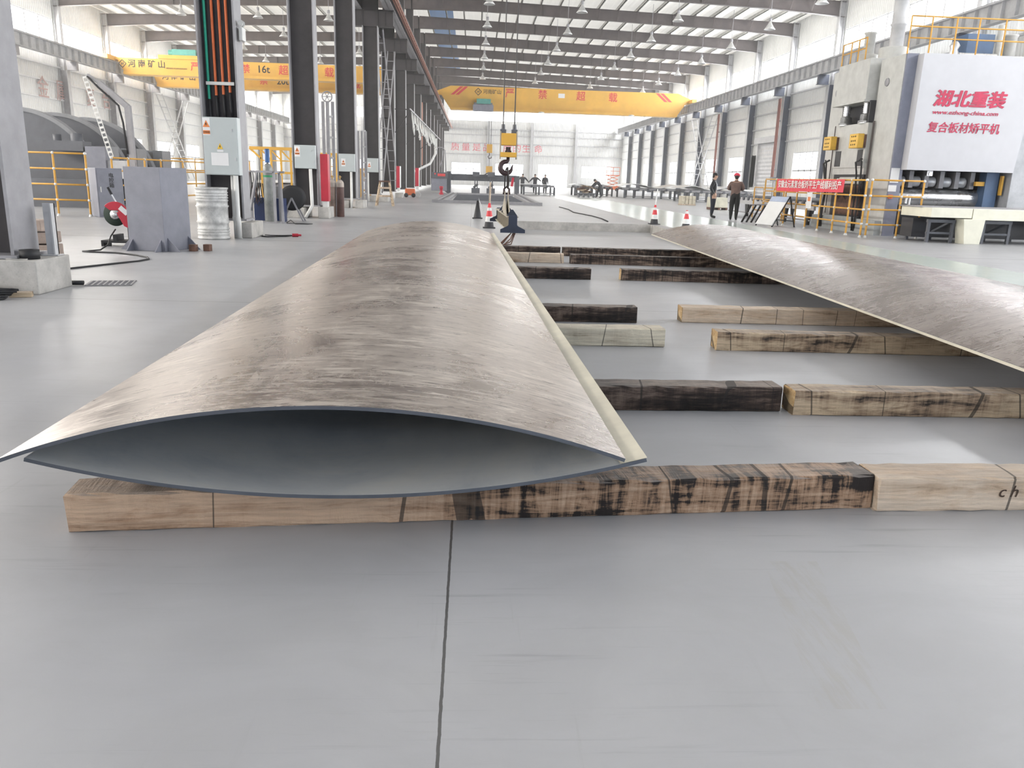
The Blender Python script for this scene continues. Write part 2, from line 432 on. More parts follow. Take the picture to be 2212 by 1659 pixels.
# gable roof: underside of the corrugated sheet
RIDGE_Z, EAVE_R, EAVE_L = 14.45, 13.55, 13.65
def roof_z(x): return RIDGE_Z - (RIDGE_Z - EAVE_R) * (x - XC) / (XR - XC) if x >= XC else RIDGE_Z - (RIDGE_Z - EAVE_L) * (XC - x) / (XC - XL)
r = MB()
for ya, yb, k in ((HALL_Y0, 12, 1), (12, HALL_Y1, 0)):  # the opaque stretch near the camera is added to darken the foreground
    r.cur = k
    for xa, za, xb, zb in ((XC, RIDGE_Z, XR + .3, EAVE_R), (XL - .3, EAVE_L, XC, RIDGE_Z)):
        r.add([(xa, ya, za), (xb, ya, zb), (xb, yb, zb), (xa, yb, za)], [(0, 1, 2, 3)])
r.cur = 2
r.add([(XC + .9, 40, roof_z(XC + .9) - .008), (XC + 2.9, 40, roof_z(XC + 2.9) - .008), (XC + 2.9, HALL_Y1 - 30, roof_z(XC + 2.9) - .008), (XC + .9, HALL_Y1 - 30, roof_z(XC + .9) - .008)], [(0, 1, 2, 3)])
ceil = r.build('ceiling', [ROOFM, CLADX, BLUES]); ceil['kind'] = 'structure'
PUR = paint('galvanised_purlin', (.55, .54, .51), .5, .1)
x = XL + .8
while x < XR - .4:
    if abs(x - XC) > .5:
        p = MB(); z = roof_z(x)
        p.box((x - .03, 20, z - .24), (x + .03, HALL_Y1, z - .004)); p.box((x - .03, 20, z - .24), (x + .09, HALL_Y1, z - .215))
        p.build('purlin', PUR, ceil)
    x += 1.45

# windows in view: frame with mullions, and one sheet of glass
WN = [0]
def side_window(X, y0, y1, z0, z1, nm, bars, sgn):
    WN[0] += 1
    w = thing('window_%d' % WN[0], None, None, (X, (y0 + y1) / 2, z0), kind='structure')
    m = MB(w.location); xa, xb = X - .05, X + .05; t = .06
    m.box((xa, y0, z0), (xb, y1, z0 + t)); m.box((xa, y0, z1 - t), (xb, y1, z1)); m.box((xa, y0, z0), (xb, y0 + t, z1)); m.box((xa, y1 - t, z0), (xb, y1, z1))
    for i in range(1, nm): y = y0 + (y1 - y0) * i / nm; m.box((xa + .01, y - .055, z0 + t), (xb - .01, y + .055, z1 - t))
    for i in range(1, bars): z = z0 + (z1 - z0) * i / bars; m.box((xa + .01, y0 + t, z - .06), (xb - .01, y1 - t, z + .06))
    m.build('window_frame', LSTEEL, w)
    MB(w.location).add([(X, y0, z0), (X, y1, z0), (X, y1, z1), (X, y0, z1)], [(0, 1, 2, 3)]).build('pane', GLASS, w)
for i, y in enumerate(COLY[:-1]):
    if y > 30 and y < 136:
        side_window(XR + .1, y + .35, y + BAY - .35, 9.35, 11.55, 4, 1, -1)
        if y > 46 and not 64 < y < 65: side_window(XR + .1, y + 1.7, y + BAY - 1.7, 1.15, 3.85, 4, 2, -1)
    if y > 46:
        side_window(XL - .1, y + .35, y + BAY - .35, 9.35, 11.55, 4, 1, 1)
        if y > 54: side_window(XL - .1, y + 1.7, y + BAY - 1.7, 1.15, 3.85, 4, 2, 1)
def end_window(x0, x1, z0, z1, nm, bars):
    WN[0] += 1
    Y = HALL_Y1 + .1
    w = thing('window_%d' % WN[0], None, None, ((x0 + x1) / 2, Y, z0), kind='structure')
    m = MB(w.location); t = .07
    m.box((x0, Y - .05, z0), (x1, Y + .05, z0 + t)); m.box((x0, Y - .05, z1 - t), (x1, Y + .05, z1)); m.box((x0, Y - .05, z0), (x0 + t, Y + .05, z1)); m.box((x1 - t, Y - .05, z0), (x1, Y + .05, z1))
    for i in range(1, nm): x = x0 + (x1 - x0) * i / nm; m.box((x - .035, Y - .04, z0 + t), (x + .035, Y + .04, z1 - t))
    for i in range(1, bars): z = z0 + (z1 - z0) * i / bars; m.box((x0 + t, Y - .04, z - .035), (x1 - t, Y + .04, z + .035))
    m.build('window_frame', LSTEEL, w)
    MB(w.location).add([(x0, Y, z0), (x1, Y, z0), (x1, Y, z1), (x0, Y, z1)], [(0, 1, 2, 3)]).build('pane', GLASS, w)
for a, b in HIGH: end_window(a, b, 10.15, 11.85, 6, 1)
for a, b in LOW:
    if a not in (10.7, -13.0): end_window(a, b, 1.6, 3.62, 4, 2)

# ------------------------------------------------------------------ steel frame
def hsec(m, x, y, z0, z1, w, d, tf=.03, flange=1, web=0):
    """H section standing up: web faces the camera, flanges face +-X"""
    m.cur = web; m.box((x - w / 2 + tf, y - .015, z0), (x + w / 2 - tf, y + .015, z1))
    m.cur = flange; m.box((x - w / 2, y - d / 2, z0), (x - w / 2 + tf, y + d / 2, z1)); m.box((x + w / 2 - tf, y - d / 2, z0), (x + w / 2, y + d / 2, z1))
    m.cur = 0
ORD = ['first', 'second', 'third', 'fourth', 'fifth', 'sixth', 'seventh', 'eighth', 'ninth', 'tenth', 'eleventh', 'twelfth', 'thirteenth', 'fourteenth', 'fifteenth', 'sixteenth', 'seventeenth']
MIDLAB = {0: 'dark steel column on the painted concrete block with the tape roll',
          1: 'dark steel column carrying one green and three orange conduits',
          2: 'dark steel column behind the red pillar guard and brown gas cylinders',
          3: 'dark steel column with a grey box, just past the brown gas cylinders',
          4: 'dark steel column with the smallest grey box, before the cross bracing',
          5: 'dark steel column behind the ladder-like cross bracing'}
mid = []
ZB0, ZB1 = 8.05, 8.75
for i, y in enumerate(COLY):
    if y < 8 or y > 130: continue
    k = len(mid); w = .62
    lab = MIDLAB.get(k, 'dark steel column, %s of the middle row from the camera' % ORD[k])
    c = thing('steel_column', lab, 'column', (XC, y + .28, .0), group='middle row of steel columns')
    zb = .365 if k == 0 else .34
    m = MB(); hsec(m, 0, 0, zb, ZB0, w, .5); m.build('shaft', [DARK, STEEL], c)
    m = MB(); hsec(m, 0, 0, 9.75, 14.2, .46, .4); m.build('upper_shaft', [DARK, BROWN], c)
    m = MB(); m.box((-.92, -.14, ZB0), (.92, .14, ZB1)); m.box((-.95, -.18, ZB0 - .02), (.95, .18, ZB0 + .02)); m.box((-.95, -.18, ZB1 - .02), (.95, .18, ZB1 + .02))
    for x in (-.9, -.6, -.3, .3, .6, .9): m.box((x - .012, -.18, ZB0), (x + .012, .18, ZB1))
    m.box((-.3, -.2, ZB1), (.3, .2, 9.75))
    m.build('bracket', DARK, c)
    m = MB(); m.box((-.36, -.32, zb - .005), (.36, .32, zb + .03)); m.build('base_plate', STEEL, c)
    mid.append(c)
east = []
for i, y in enumerate(COLY):
    if y < 32 or y > 134: continue
    k = len(east)
    c = thing('steel_column', 'dark steel column against the window wall, %s of its row counted from the press' % ORD[k], 'column', (XR - .35, y, 0), group='steel columns along the window wall')
    m = MB(); hsec(m, 0, 0, 0, 8.1, .6, .45); m.build('shaft', [NAVY, LSTEEL], c)
    m = MB(); hsec(m, .1, 0, 8.1, 13.4, .4, .4); m.build('upper_shaft', [LSTEEL, LSTEEL], c)
    m = MB(); m.box((-1.0, -.15, 8.1), (-.3, .15, 8.72)); m.box((-1.03, -.2, 8.08), (-.3, .2, 8.12)); m.build('bracket', NAVY, c)
    east.append(c)
west = []
for i, y in enumerate(COLY):
    if y < 54 or y > 134: continue
    k = len(west)
    c = thing('steel_column', 'pale steel column of the far hall side, %s of its row from the round drums' % ORD[k], 'column', (XL + .35, y, 0), group='steel columns along the far side of the other hall')
    m = MB(); hsec(m, 0, 0, 0, 8.1, .6, .45); m.build('shaft', [STEEL, LSTEEL], c)
    m = MB(); hsec(m, -.1, 0, 8.1, 13.4, .4, .4); m.build('upper_shaft', [LSTEEL, LSTEEL], c)
    m = MB(); m.box((.3, -.15, 8.1), (1.0, .15, 8.7)); m.build('bracket', STEEL, c)
    west.append(c)
# rafters: tapered I beams, one per hall bay side
def rafter(y, k, x0, x1, nm):
    c = thing('rafter_beam', 'brown steel roof rafter over the %s, %s from the camera' % (nm, ORD[k]), 'roof beam', ((x0 + x1) / 2, y, 12.5), group='roof rafters over the ' + nm)
    m = MB(c.location)
    n = 6; d0 = .78
    pts = [(x0 + (x1 - x0) * i / n) for i in range(n + 1)]
    top = [(x, roof_z(x) - .245) for x in pts]; bot = [(x, roof_z(x) - .245 - (d0 + (.18 if i in (0, n) else 0))) for i, x in enumerate(pts)]
    m.prism(top + bot[::-1], 'Y', y - .012, y + .012)
    m.build('web', BROWN, c)
    m = MB(c.location)
    m.prism([(x, z) for x, z in bot] + [(x, z + .025) for x, z in bot[::-1]], 'Y', y - .14, y + .14)
    m.prism([(x, z - .025) for x, z in top] + [(x, z) for x, z in top[::-1]], 'Y', y - .14, y + .14)
    m.build('flange', BROWN, c)
    m = MB(c.location)
    if x0 > -10 and y < 110:
        xx = XL + .8
        while xx < x1 - 1:
            if xx > x0 + 1:
                zb_ = roof_z(xx) - .245 - d0
                fb_ = MB(c.location); fb_.bar((xx, y - .14, zb_ + .06), (xx, y - .75, zb_ + d0 + .02), .05, .05); fb_.bar((xx, y + .14, zb_ + .06), (xx, y + .75, zb_ + d0 + .02), .05, .05)
                fb_.build('fly_brace', BROWN, c)
            xx += 1.45
    for i in (2, 4): m.box((pts[i] - .02, y - .13, bot[i][1] + .03), (pts[i] + .02, y + .13, top[i][1] - .03))
    m.build('splice_plate', BROWN, c)
ks = [0, 0]
for y in COLY:
    if 30 < y < 134: rafter(y, ks[0], XC + .05, XR, 'press hall'); ks[0] += 1
    if 38 < y < 134: rafter(y, ks[1], XL, XC - .05, 'drum hall'); ks[1] += 1
# crane runway beams with stiffeners
def runway(x, y0, side, lab, matw):
    c = thing('crane_runway_beam', lab, 'beam', (x, (y0 + HALL_Y1) / 2, 8.75))
    m = MB(c.location); za, zb = 8.75, 9.6
    m.box((x - .012, y0, za), (x + .012, HALL_Y1 - .3, zb)); m.build('web', matw, c)
    m = MB(c.location); m.box((x - .22, y0, za), (x + .22, HALL_Y1 - .3, za + .03)); m.box((x - .26, y0, zb - .03), (x + .26, HALL_Y1 - .3, zb)); m.build('flange', LSTEEL if matw is not DARK else STEEL, c)
    y = y0 + .6; m = MB(c.location)
    while y < HALL_Y1 - 1:
        m.box((x - .19, y - .012, za + .03), (x - .012, y + .012, zb - .03)); m.box((x + .012, y - .012, za + .03), (x + .19, y + .012, zb - .03)); y += 1.0
    o = m.build('stiffener', matw, c)
    m = MB(c.location); m.box((x - .05, y0, zb), (x + .05, HALL_Y1 - .3, zb + .12)); m.build('crane_rail', STEEL, c)
    return c
runway(XR - 1.05, 20, -1, 'long grey crane runway beam along the window wall', LSTEEL)
runway(XL + 1.05, 46, 1, 'long pale crane runway beam along the far side of the other hall', LSTEEL)
rwm = runway(XC + .75, 4, 1, 'dark crane runway beam with copper power rails, on the middle columns', DARK)
runway(XC - .75, 4, -1, 'dark crane runway beam on the far side of the middle columns', DARK)
COPPER = paint('copper_conductor', (.50, .22, .16), .45, .3, var=.1)
c = thing('conductor_rail', 'set of four copper power rails beside the middle runway beam', 'power rail', (XC + 1.12, 70, 9.0))
for j in range(4):
    m = MB(c.location); m.box((XC + 1.08 + .06 * j, 30, 8.80 + .04 * (j % 2)), (XC + 1.11 + .06 * j, HALL_Y1 - 1, 8.86 + .04 * (j % 2))); m.build('rail', COPPER, c)
y = 31
while y < HALL_Y1 - 1: m = MB(c.location); m.box((XC + .98, y - .02, 8.90), (XC + 1.30, y + .02, 8.94)); m.build('hanger', DARK, c); y += 3
# thin haze added beyond the foreground to veil the far hall: a closed block outlined by a filled curve
HZM = bpy.data.materials.new('veil_haze'); HZM.use_nodes = True
_t = HZM.node_tree; _t.nodes.remove(_t.nodes['Principled BSDF'])
_v = _t.nodes.new('ShaderNodeVolumeScatter'); _v.inputs['Density'].default_value = .0012; _v.inputs['Anisotropy'].default_value = .35; _v.inputs['Color'].default_value = (1, .99, .97, 1)
_t.links.new(_v.outputs[0], _t.nodes['Material Output'].inputs['Volume'])
_c = bpy.data.curves.new('haze', 'CURVE'); _c.dimensions = '2D'; _c.fill_mode = 'BOTH'; _c.extrude = 6.59
_s = _c.splines.new('POLY'); _s.points.add(3); _s.use_cyclic_u = True
for _p, (_x, _y) in zip(_s.points, ((XL + .02, 17.0), (XR - .02, 17.0), (XR - .02, HALL_Y1 - .3), (XL + .02, HALL_Y1 - .3))): _p.co = (_x, _y, 0, 1)
_c.materials.append(HZM)
_h = bpy.data.objects.new('haze', _c); COL.objects.link(_h); _h.location.z = 6.61
tag(_h, 'thin bright haze added in the air of the hall beyond the foreground', 'haze', None, 'stuff')
S.cycles.volume_bounces = 1
# ------------------------------------------------------------------ bowed steel plates and the timbers they lie on
def plate_mat(name, base, mid, light, scratch=.5, rough=.38, metal=.55, seed=0.0, flake=.7):
    """rolled plate: blotchy mill scale, pale drag scuffs in several directions, dark flaked streaks"""
    m, t, b = nt(name)
    def vv(sc, rz, o=0.0): return coords(t, sc, (0, 0, rz), loc=(seed + o, seed - o, 0))
    f = noise(t, 1.1, 8, .68, vv((1, .8, 1), 0), 1.0)
    c = ramp(t, f, [(.34, base), (.5, mid), (.66, tuple(.6 * a + .4 * bb for a, bb in zip(mid, light)))])
    band = noise(t, .8, 5, .6, vv((.25, 1.5, 1), .12, 5), .4)
    c = mixc(t, math_n(t, 'MULTIPLY', math_n(t, 'SUBTRACT', band, .48, clamp=True), 2.2, clamp=True), c, base)
    patch = noise(t, 2.0, 3, .5, vv((1, 1, 1), 0, 9))
    hs = None
    for sc, rz, th, am in (((1.3, 11, 1), .25, .55, .9), ((3.2, 24, 1), .12, .545, 1.0), ((2.2, 20, 1), -.45, .56, .9), ((16, 3, 1), .3, .575, .6), ((7, 30, 1), .3, .555, .9), ((6, 10, 1), .8, .57, .8)):
        s = noise(t, 1.1, 9, .74, vv(sc, rz, th * 30), .9)
        g = math_n(t, 'MULTIPLY', math_n(t, 'SUBTRACT', noise(t, 1.3, 4, .6, vv((1, 1, 1), 0, sc[1])), .49, clamp=True), 11, clamp=True)
        k = math_n(t, 'MULTIPLY', math_n(t, 'MULTIPLY', math_n(t, 'SUBTRACT', s, th - .03, clamp=True), 18, clamp=True), g)
        c = mixc(t, math_n(t, 'MULTIPLY', k, am * scratch), c, light)
        hs = k if hs is None else math_n(t, 'MAXIMUM', hs, k)
    d = noise(t, 1.4, 9, .76, vv((5, 22, 1), .18, 2), .8)
    k = math_n(t, 'MULTIPLY', math_n(t, 'MULTIPLY', math_n(t, 'SUBTRACT', d, .55, clamp=True), 16, clamp=True), flake)
    c = mixc(t, k, c, tuple(x * .42 for x in base))
    t.links.new(c, b.inputs['Base Color']); b.inputs['Metallic'].default_value = metal
    r = math_n(t, 'MULTIPLY_ADD', f, .45, rough - .24)
    t.links.new(math_n(t, 'MULTIPLY_ADD', hs, .10, r), b.inputs['Roughness'])
    bump(t, b, math_n(t, 'ADD', math_n(t, 'MULTIPLY', hs, .35), noise(t, 7, 8, .7, vv((1, 5, 1), .2))), .10, .008)
    return m
MILL = plate_mat('mill_scale_plate', (.25, .205, .18), (.40, .345, .305), (.68, .62, .56), .75, .30)
MILL2 = plate_mat('mill_scale_plate_dark', (.17, .135, .125), (.27, .228, .21), (.50, .455, .43), .55, .27, seed=7.0)
CLADP = plate_mat('stainless_clad_face', (.50, .53, .56), (.64, .65, .65), (.76, .73, .66), .15, .42, .2, 3.0, .06)
EDGE = paint('plate_edge', (.10, .11, .13), .5, .4)
PALE = paint('plate_edge_ground', (.70, .66, .55), .45, .35, var=.1)
def arc_pts(p, q, sag, n=40):
    """points on the circular arc from p to q in the (x, z) plane with the given rise (negative: hanging)"""
    p, q = Vector(p), Vector(q); ch = q - p; L = ch.length; d = ch / L; nrm = Vector((-d.y, d.x))
    h = abs(sag); R = (L * L / 4 + h * h) / (2 * h); th = math.asin(min(1, L / 2 / R)); out = []
    for i in range(n + 1):
        a = -th + 2 * th * i / n
        out.append((p + q) / 2 + d * R * math.sin(a) + nrm * (math.copysign(1, sag)) * (R * math.cos(a) - (R - h)))
    return out
def bowed_plate(name, lab, org, p, q, sag, length, skew, th, top_m, low_m, n=44, ny=28, wob=.0, label_group=None):
    """a long plate bowed across its width, straight along its length"""
    c = thing(name, lab, 'steel plate', org)
    A = arc_pts(p, q, sag, n)
    m = MB(); nx = n + 1
    vs = []; fs = []
    for lay in (0, 1):
        for j in range(ny + 1):
            v = j / ny
            for i, a in enumerate(A):
                k = A[min(i + 1, n)] - A[max(i - 1, 0)]; k.normalize(); nr = Vector((-k.y, k.x))
                s = 1 + wob * math.sin(v * 5.2 + .7) * (1 if sag > 0 else 0)
                x = a.x + nr.x * th * lay; z = (a.y - p[1]) * s + p[1] + nr.y * th * lay
                vs.append((x + skew * v, length * v, z))
    N = nx * (ny + 1)
    top = []; low = []; edge = []
    for j in range(ny):
        for i in range(n):
            q4 = (j * nx + i, j * nx + i + 1, (j + 1) * nx + i + 1, (j + 1) * nx + i)
            low.append(q4[::-1]); top.append(tuple(N + t for t in q4))
    for i in range(n):
        edge.append((i, N + i, N + i + 1, i + 1)); k = ny * nx + i; edge.append((k, k + 1, N + k + 1, N + k))
    for j in range(ny):
        a, b = j * nx, (j + 1) * nx; edge.append((a, b, N + b, N + a))
        a, b = j * nx + n, (j + 1) * nx + n; edge.append((a, N + a, N + b, b))
    me = bpy.data.meshes.new('plate'); me.from_pydata(vs, [], top + low + edge)
    for mt in (top_m, low_m, EDGE): me.materials.append(mt)
    me.polygons.foreach_set('material_index', [0] * len(top) + [1] * len(low) + [2] * len(edge))
    me.polygons.foreach_set('use_smooth', [True] * (len(top) + len(low)) + [False] * len(edge))
    # edges stay sharp: separate the rim from the faces
    bm = bmesh.new(); bm.from_mesh(me)
    rim = set(e for fc in bm.faces if fc.material_index == 2 for e in fc.edges if any(g.material_index != 2 for g in e.link_faces))
    bmesh.ops.split_edges(bm, edges=list(rim)); bm.to_mesh(me); bm.free()
    o = bpy.data.objects.new('plate_sheet', me); COL.objects.link(o); o.parent = c
    return c
PY = 2.79; TH = .014
low1 = bowed_plate('lower_steel_plate', 'lower bowed steel plate of the near pair, hollow side up on the timbers', (0, PY, 0), (-1.60, .292), (.665, .318), -.146, 12.3, -.27, TH, CLADP, EDGE)
up1 = bowed_plate('upper_steel_plate', 'upper bowed steel plate of the near pair, scratched brown back up', (0, PY - .02, 0), (-1.672, .294), (.575, .322), .196, 12.3, -.27, TH, MILL, CLADP, wob=.03)
# pale ground strip along the right-hand edge of the lower plate
s = MB()
A = arc_pts((-1.60, .292), (.665, .318), -.146, 44)
for (i0, i1) in ((42, 43), (43, 44)):
    a, b = A[i0], A[i1]; u = .0165
    s.add([(a.x, 0, a.y + u), (b.x, 0, b.y + u), (b.x - .27, 12.3, b.y + u), (a.x - .27, 12.3, a.y + u)], [(0, 1, 2, 3)])
st = s.build('ground_edge', PALE, low1)
low2 = bowed_plate('lower_steel_plate', 'lower bowed steel plate of the far pair, beside the green lane', (4.55, 3.9, 0), (-1.22, .29), (1.10, .305), -.139, 12.3, .32, TH, CLADP, EDGE)
up2 = bowed_plate('upper_steel_plate', 'upper bowed steel plate of the far pair, dark brown with bright sheen', (4.55, 3.88, 0), (-1.27, .310), (1.05, .328), .21, 12.3, .32, TH, MILL2, CLADP, wob=.02)
for (p0, lowp) in (((-1.27, .305), up2), ((-1.22, .29), low2)):
    m = MB(); m.add([(p0[0] - .004, -.002, p0[1] - .004), (p0[0] + .32 - .004, 12.302, p0[1] - .004), (p0[0] + .32 - .004, 12.302, p0[1] + TH + .003), (p0[0] - .004, -.002, p0[1] + TH + .003)], [(0, 1, 2, 3)])
    m.build('ground_edge', PALE, lowp)

def timber_mat(name, dark, mid, light, bias, seed, ribs=.3, split=None, light2=None):
    """sawn bearer: grain along the beam, black stains, crushed cross ribs where ribs is high; past split (metres along) it turns darker"""
    m, t, b = nt(name)
    f = noise(t, 1.6, 9, .74, coords(t, (1.0, 7, 11), loc=(seed, seed, 0)), .8)
    fb = noise(t, 1.3, 7, .72, coords(t, (13, 1.6, 1.3), loc=(0, seed, seed)), .6)
    blot = noise(t, 1.0, 6, .66, coords(t, (1.1, 2.5, 3), loc=(seed, 0, 3)), .5)
    k = math_n(t, 'MULTIPLY_ADD', f, .75, math_n(t, 'MULTIPLY_ADD', blot, .85, -.30))
    if split is not None:
        cx = t.nodes.new('ShaderNodeTexCoord'); sx = t.nodes.new('ShaderNodeSeparateXYZ'); t.links.new(cx.outputs['Object'], sx.inputs[0])
        past = math_n(t, 'MULTIPLY_ADD', math_n(t, 'ADD', math_n(t, 'SUBTRACT', sx.outputs[0], split), math_n(t, 'MULTIPLY_ADD', blot, 1.2, -.6)), 1.6, .5, clamp=True)
        k = math_n(t, 'SUBTRACT', k, math_n(t, 'MULTIPLY', past, .13))
        k = math_n(t, 'ADD', k, math_n(t, 'MULTIPLY', past, math_n(t, 'MULTIPLY_ADD', fb, ribs, -ribs * .5)))
    else:
        k = math_n(t, 'ADD', k, math_n(t, 'MULTIPLY_ADD', fb, ribs, -ribs * .5))
    c = ramp(t, k, [(.42 - bias, dark), (.52 - bias, mid), (.66 - bias, light)])
    fine = noise(t, 9, 4, .7, coords(t, (.4, 5, 9)))
    c = mixc(t, .35, c, ramp(t, fine, [(.35, (.25, .25, .25)), (.65, (1, 1, 1))]), 'MULTIPLY')
    g = t.nodes.new('ShaderNodeNewGeometry'); sp = t.nodes.new('ShaderNodeSeparateXYZ'); t.links.new(g.outputs['True Normal'], sp.inputs[0])
    top = noise(t, 2.2, 7, .7, coords(t, (2.5, 9, 1), (0, 0, .8), loc=(seed, 0, 0)))
    up = math_n(t, 'MULTIPLY', math_n(t, 'GREATER_THAN', sp.outputs[2], .8), math_n(t, 'MULTIPLY_ADD', top, 1.6, -.25, clamp=True))
    c = mixc(t, math_n(t, 'MULTIPLY', up, .8), c, (.33, .295, .27))
    st = noise(t, 1.0, 1, .5, coords(t, (1.7, .25, .25), loc=(seed * 2, 0, 0)), .2)
    c = mixc(t, math_n(t, 'MULTIPLY', math_n(t, 'COMPARE', st, .5, .0035), .75), c, (.02, .018, .016))
    t.links.new(c, b.inputs['Base Color']); b.inputs['Roughness'].default_value = .8
    bump(t, b, math_n(t, 'ADD', math_n(t, 'MULTIPLY', fb, ribs * 1.5), f), .8, .02)
    return m
T_DARK = timber_mat('dark_wet_timber', (.012, .009, .008), (.06, .04, .032), (.26, .19, .15), .0, 1.0, .25)
T_RIB = timber_mat('charred_ribbed_timber', (.02, .014, .012), (.42, .26, .16), (.64, .45, .31), .13, 5.0, .75, split=1.35)
T_DRK2 = timber_mat('charred_timber', (.014, .011, .01), (.075, .05, .04), (.34, .25, .19), .02, 25.0, .5)
T_MIX = timber_mat('patchy_timber', (.03, .022, .018), (.34, .24, .16), (.66, .52, .36), .10, 9.0)
T_TAN = timber_mat('tan_timber', (.30, .21, .14), (.64, .48, .34), (.76, .62, .48), .12, 13.0, .15)
T_PALE = timber_mat('pale_timber', (.30, .25, .17), (.58, .51, .39), (.74, .68, .54), .12, 17.0, .2)
T_END = timber_mat('timber_end_grain', (.30, .19, .09), (.52, .34, .16), (.64, .47, .26), .1, 21.0, .1)
def timber(lab, p, q, w, h, mt, end=None, z=0.0):
    """sawn beam from p to q (x, y); slightly uneven, chamfered"""
    p = Vector((*p, 0)); q = Vector((*q, 0)); d = q - p; L = d.length; rz = math.atan2(d.y, d.x)
    rnd = random.Random(lab)
    n = max(8, int(L / .07)); vs = []; fs = []; c = .008
    prof = [(-w / 2 + c, 0), (w / 2 - c, 0), (w / 2, c), (w / 2, h - c), (w / 2 - c, h), (-w / 2 + c, h), (-w / 2, h - c), (-w / 2, c)]
    k = len(prof)
    for i in range(n + 1):
        for j, (a, b) in enumerate(prof):
            ja = rnd.uniform(-.005, .005); jb = 0 if b == 0 else rnd.uniform(-.005, .0)
            vs.append((L * i / n + (rnd.uniform(-.006, .006) if i in (0, n) else 0), a + ja, max(0, b + jb)))
    for i in range(n):
        for j in range(k): fs.append((i * k + j, i * k + (j + 1) % k, (i + 1) * k + (j + 1) % k, (i + 1) * k + j))
    m = MB(); m.add(vs, fs); m.cur = 1; m.add(vs[:k], [tuple(range(k))]); m.add(vs[-k:], [tuple(range(k))[::-1]])
    return m.build('timber_beam', [mt, end or mt], label=lab, cat='timber', group='timber bearers under the plates'), (p, rz, z)
def put(tp):
    o, (p, rz, z) = tp; o.location = (p.x, p.y, z); o.rotation_euler = (0, 0, rz); return o
H = .155
put(timber('long dark timber under the open mouth of the near plates', (-1.5, 2.905), (1.715, 3.2), .17, H, T_RIB))
tm = put(timber('pale timber butted to the long dark one, with hand-written letters', (1.73, 3.17), (5.2, 3.28), .18, H, T_TAN))
put(timber('dark timber with a battered end, second row under the near plates', (-1.35, 4.60), (1.885, 4.665), .17, H, T_DARK))
put(timber('timber with a yellow sawn end and black patches, facing the battered end', (1.935, 4.60), (5.6, 4.60), .175, H, T_MIX, T_END))
put(timber('weathered pale timber end, third row under the near plates', (-1.4, 6.52), (1.61, 6.56), .19, .155, T_PALE))
put(timber('brown timber facing the weathered pale one across the gap', (2.03, 6.46), (5.7, 6.38), .18, .155, T_MIX, T_END))
put(timber('black timber end just behind the weathered pale one', (-1.4, 7.66), (1.60, 7.68), .17, .155, T_DARK))
put(timber('tan timber with crosswise cuts, facing the black timber end', (2.07, 7.78), (5.7, 7.74), .19, .155, T_TAN, T_END))
put(timber('dark timber halfway along the near plates', (-1.5, 11.02), (1.64, 11.06), .17, .155, T_DARK))
put(timber('dark timber with a bright yellow end, halfway along the plates', (2.065, 11.08), (5.8, 11.0), .17, .155, T_DRK2, T_END))
put(timber('short light timber before the far dark row', (-1.5, 13.22), (1.50, 13.20), .18, .155, T_TAN))
put(timber('dark timber beside the short light one, running under the far plates', (1.60, 13.15), (6.0, 13.05), .18, .155, T_DRK2))
put(timber('dark timber nearest the pit on the hook side', (-1.55, 14.45), (1.58, 14.50), .18, .155, T_DARK))
put(timber('brown timber nearest the pit, under the tips of the far plates', (1.62, 14.50), (6.1, 14.42), .18, .155, T_DRK2))

INKW = paint('marker_ink', (.05, .03, .02), .8)
text('c h', .075, INKW, 'handwriting', tm, plane_to((.58, -.0915, .088), (1, 0, 0), (0, 0, 1)), shear=.25, depth=.0008)
# ------------------------------------------------------------------ shared paints
YEL = paint('safety_yellow_rail', (.62, .33, .055), .5, var=.12)
CRANEY = paint('crane_yellow', (.72, .40, .055), .5, var=.08, scale=.6)
FIT = paint('galvanised_fitting', (.62, .62, .60), .45, .3, var=.1)
BLACK = paint('black_rubber', (.018, .018, .02), .6, var=.2)
CABIN = paint('cabinet_enamel', (.46, .50, .50), .4, var=.03)
MACH = paint('machine_dark_grey', (.10, .105, .12), .45, var=.15)
MACHL = paint('machine_mid_grey', (.205, .21, .25), .45, var=.1)
RED = paint('signal_red', (.48, .022, .045), .45, var=.12)
ORANGE = paint('orange_plastic', (.66, .15, .045), .5, var=.08)
TEAL = paint('green_conduit', (.02, .36, .24), .5, var=.08)
PVC = paint('white_pvc', (.66, .66, .64), .4, var=.06)
PAPER = paint('white_paper', (.74, .74, .74), .8, var=.03)
GALV = paint('galvanised_drum', (.50, .50, .49), .55, .2, var=.25, scale=6, bmp=.15, fine=.4)
BROWNC = paint('brown_cylinder', (.10, .05, .042), .5, var=.3)
GREYC = paint('grey_cylinder', (.24, .25, .24), .45, .3, var=.25)
BLUE = paint('blue_plastic', (.02, .09, .26), .45, var=.1)
NAVYB = paint('navy_box', (.015, .03, .10), .5, var=.15)
WARN = paint('warning_orange', (.70, .22, .06), .5, var=.04)
WARNY = paint('warning_yellow', (.78, .50, .05), .5, var=.04)
INK = paint('black_lettering', (.02, .02, .02), .6, var=.02)
REDINK = paint('red_lettering', (.62, .05, .05), .55, var=.05)
SILVER = paint('bare_metal', (.60, .60, .61), .28, .85, var=.08)
RUST = paint('rusty_steel', (.16, .085, .06), .75, var=.35, scale=8)
STONE = paint('broken_slab_stone', (.36, .29, .25), .9, var=.25, bmp=.6)
UPX = plane_to((0, 0, 0), (1, 0, 0), (0, 0, 1))
def at(x, y, z): return plane_to((x, y, z), (1, 0, 0), (0, 0, 1))     # upright, read by somebody looking along +Y

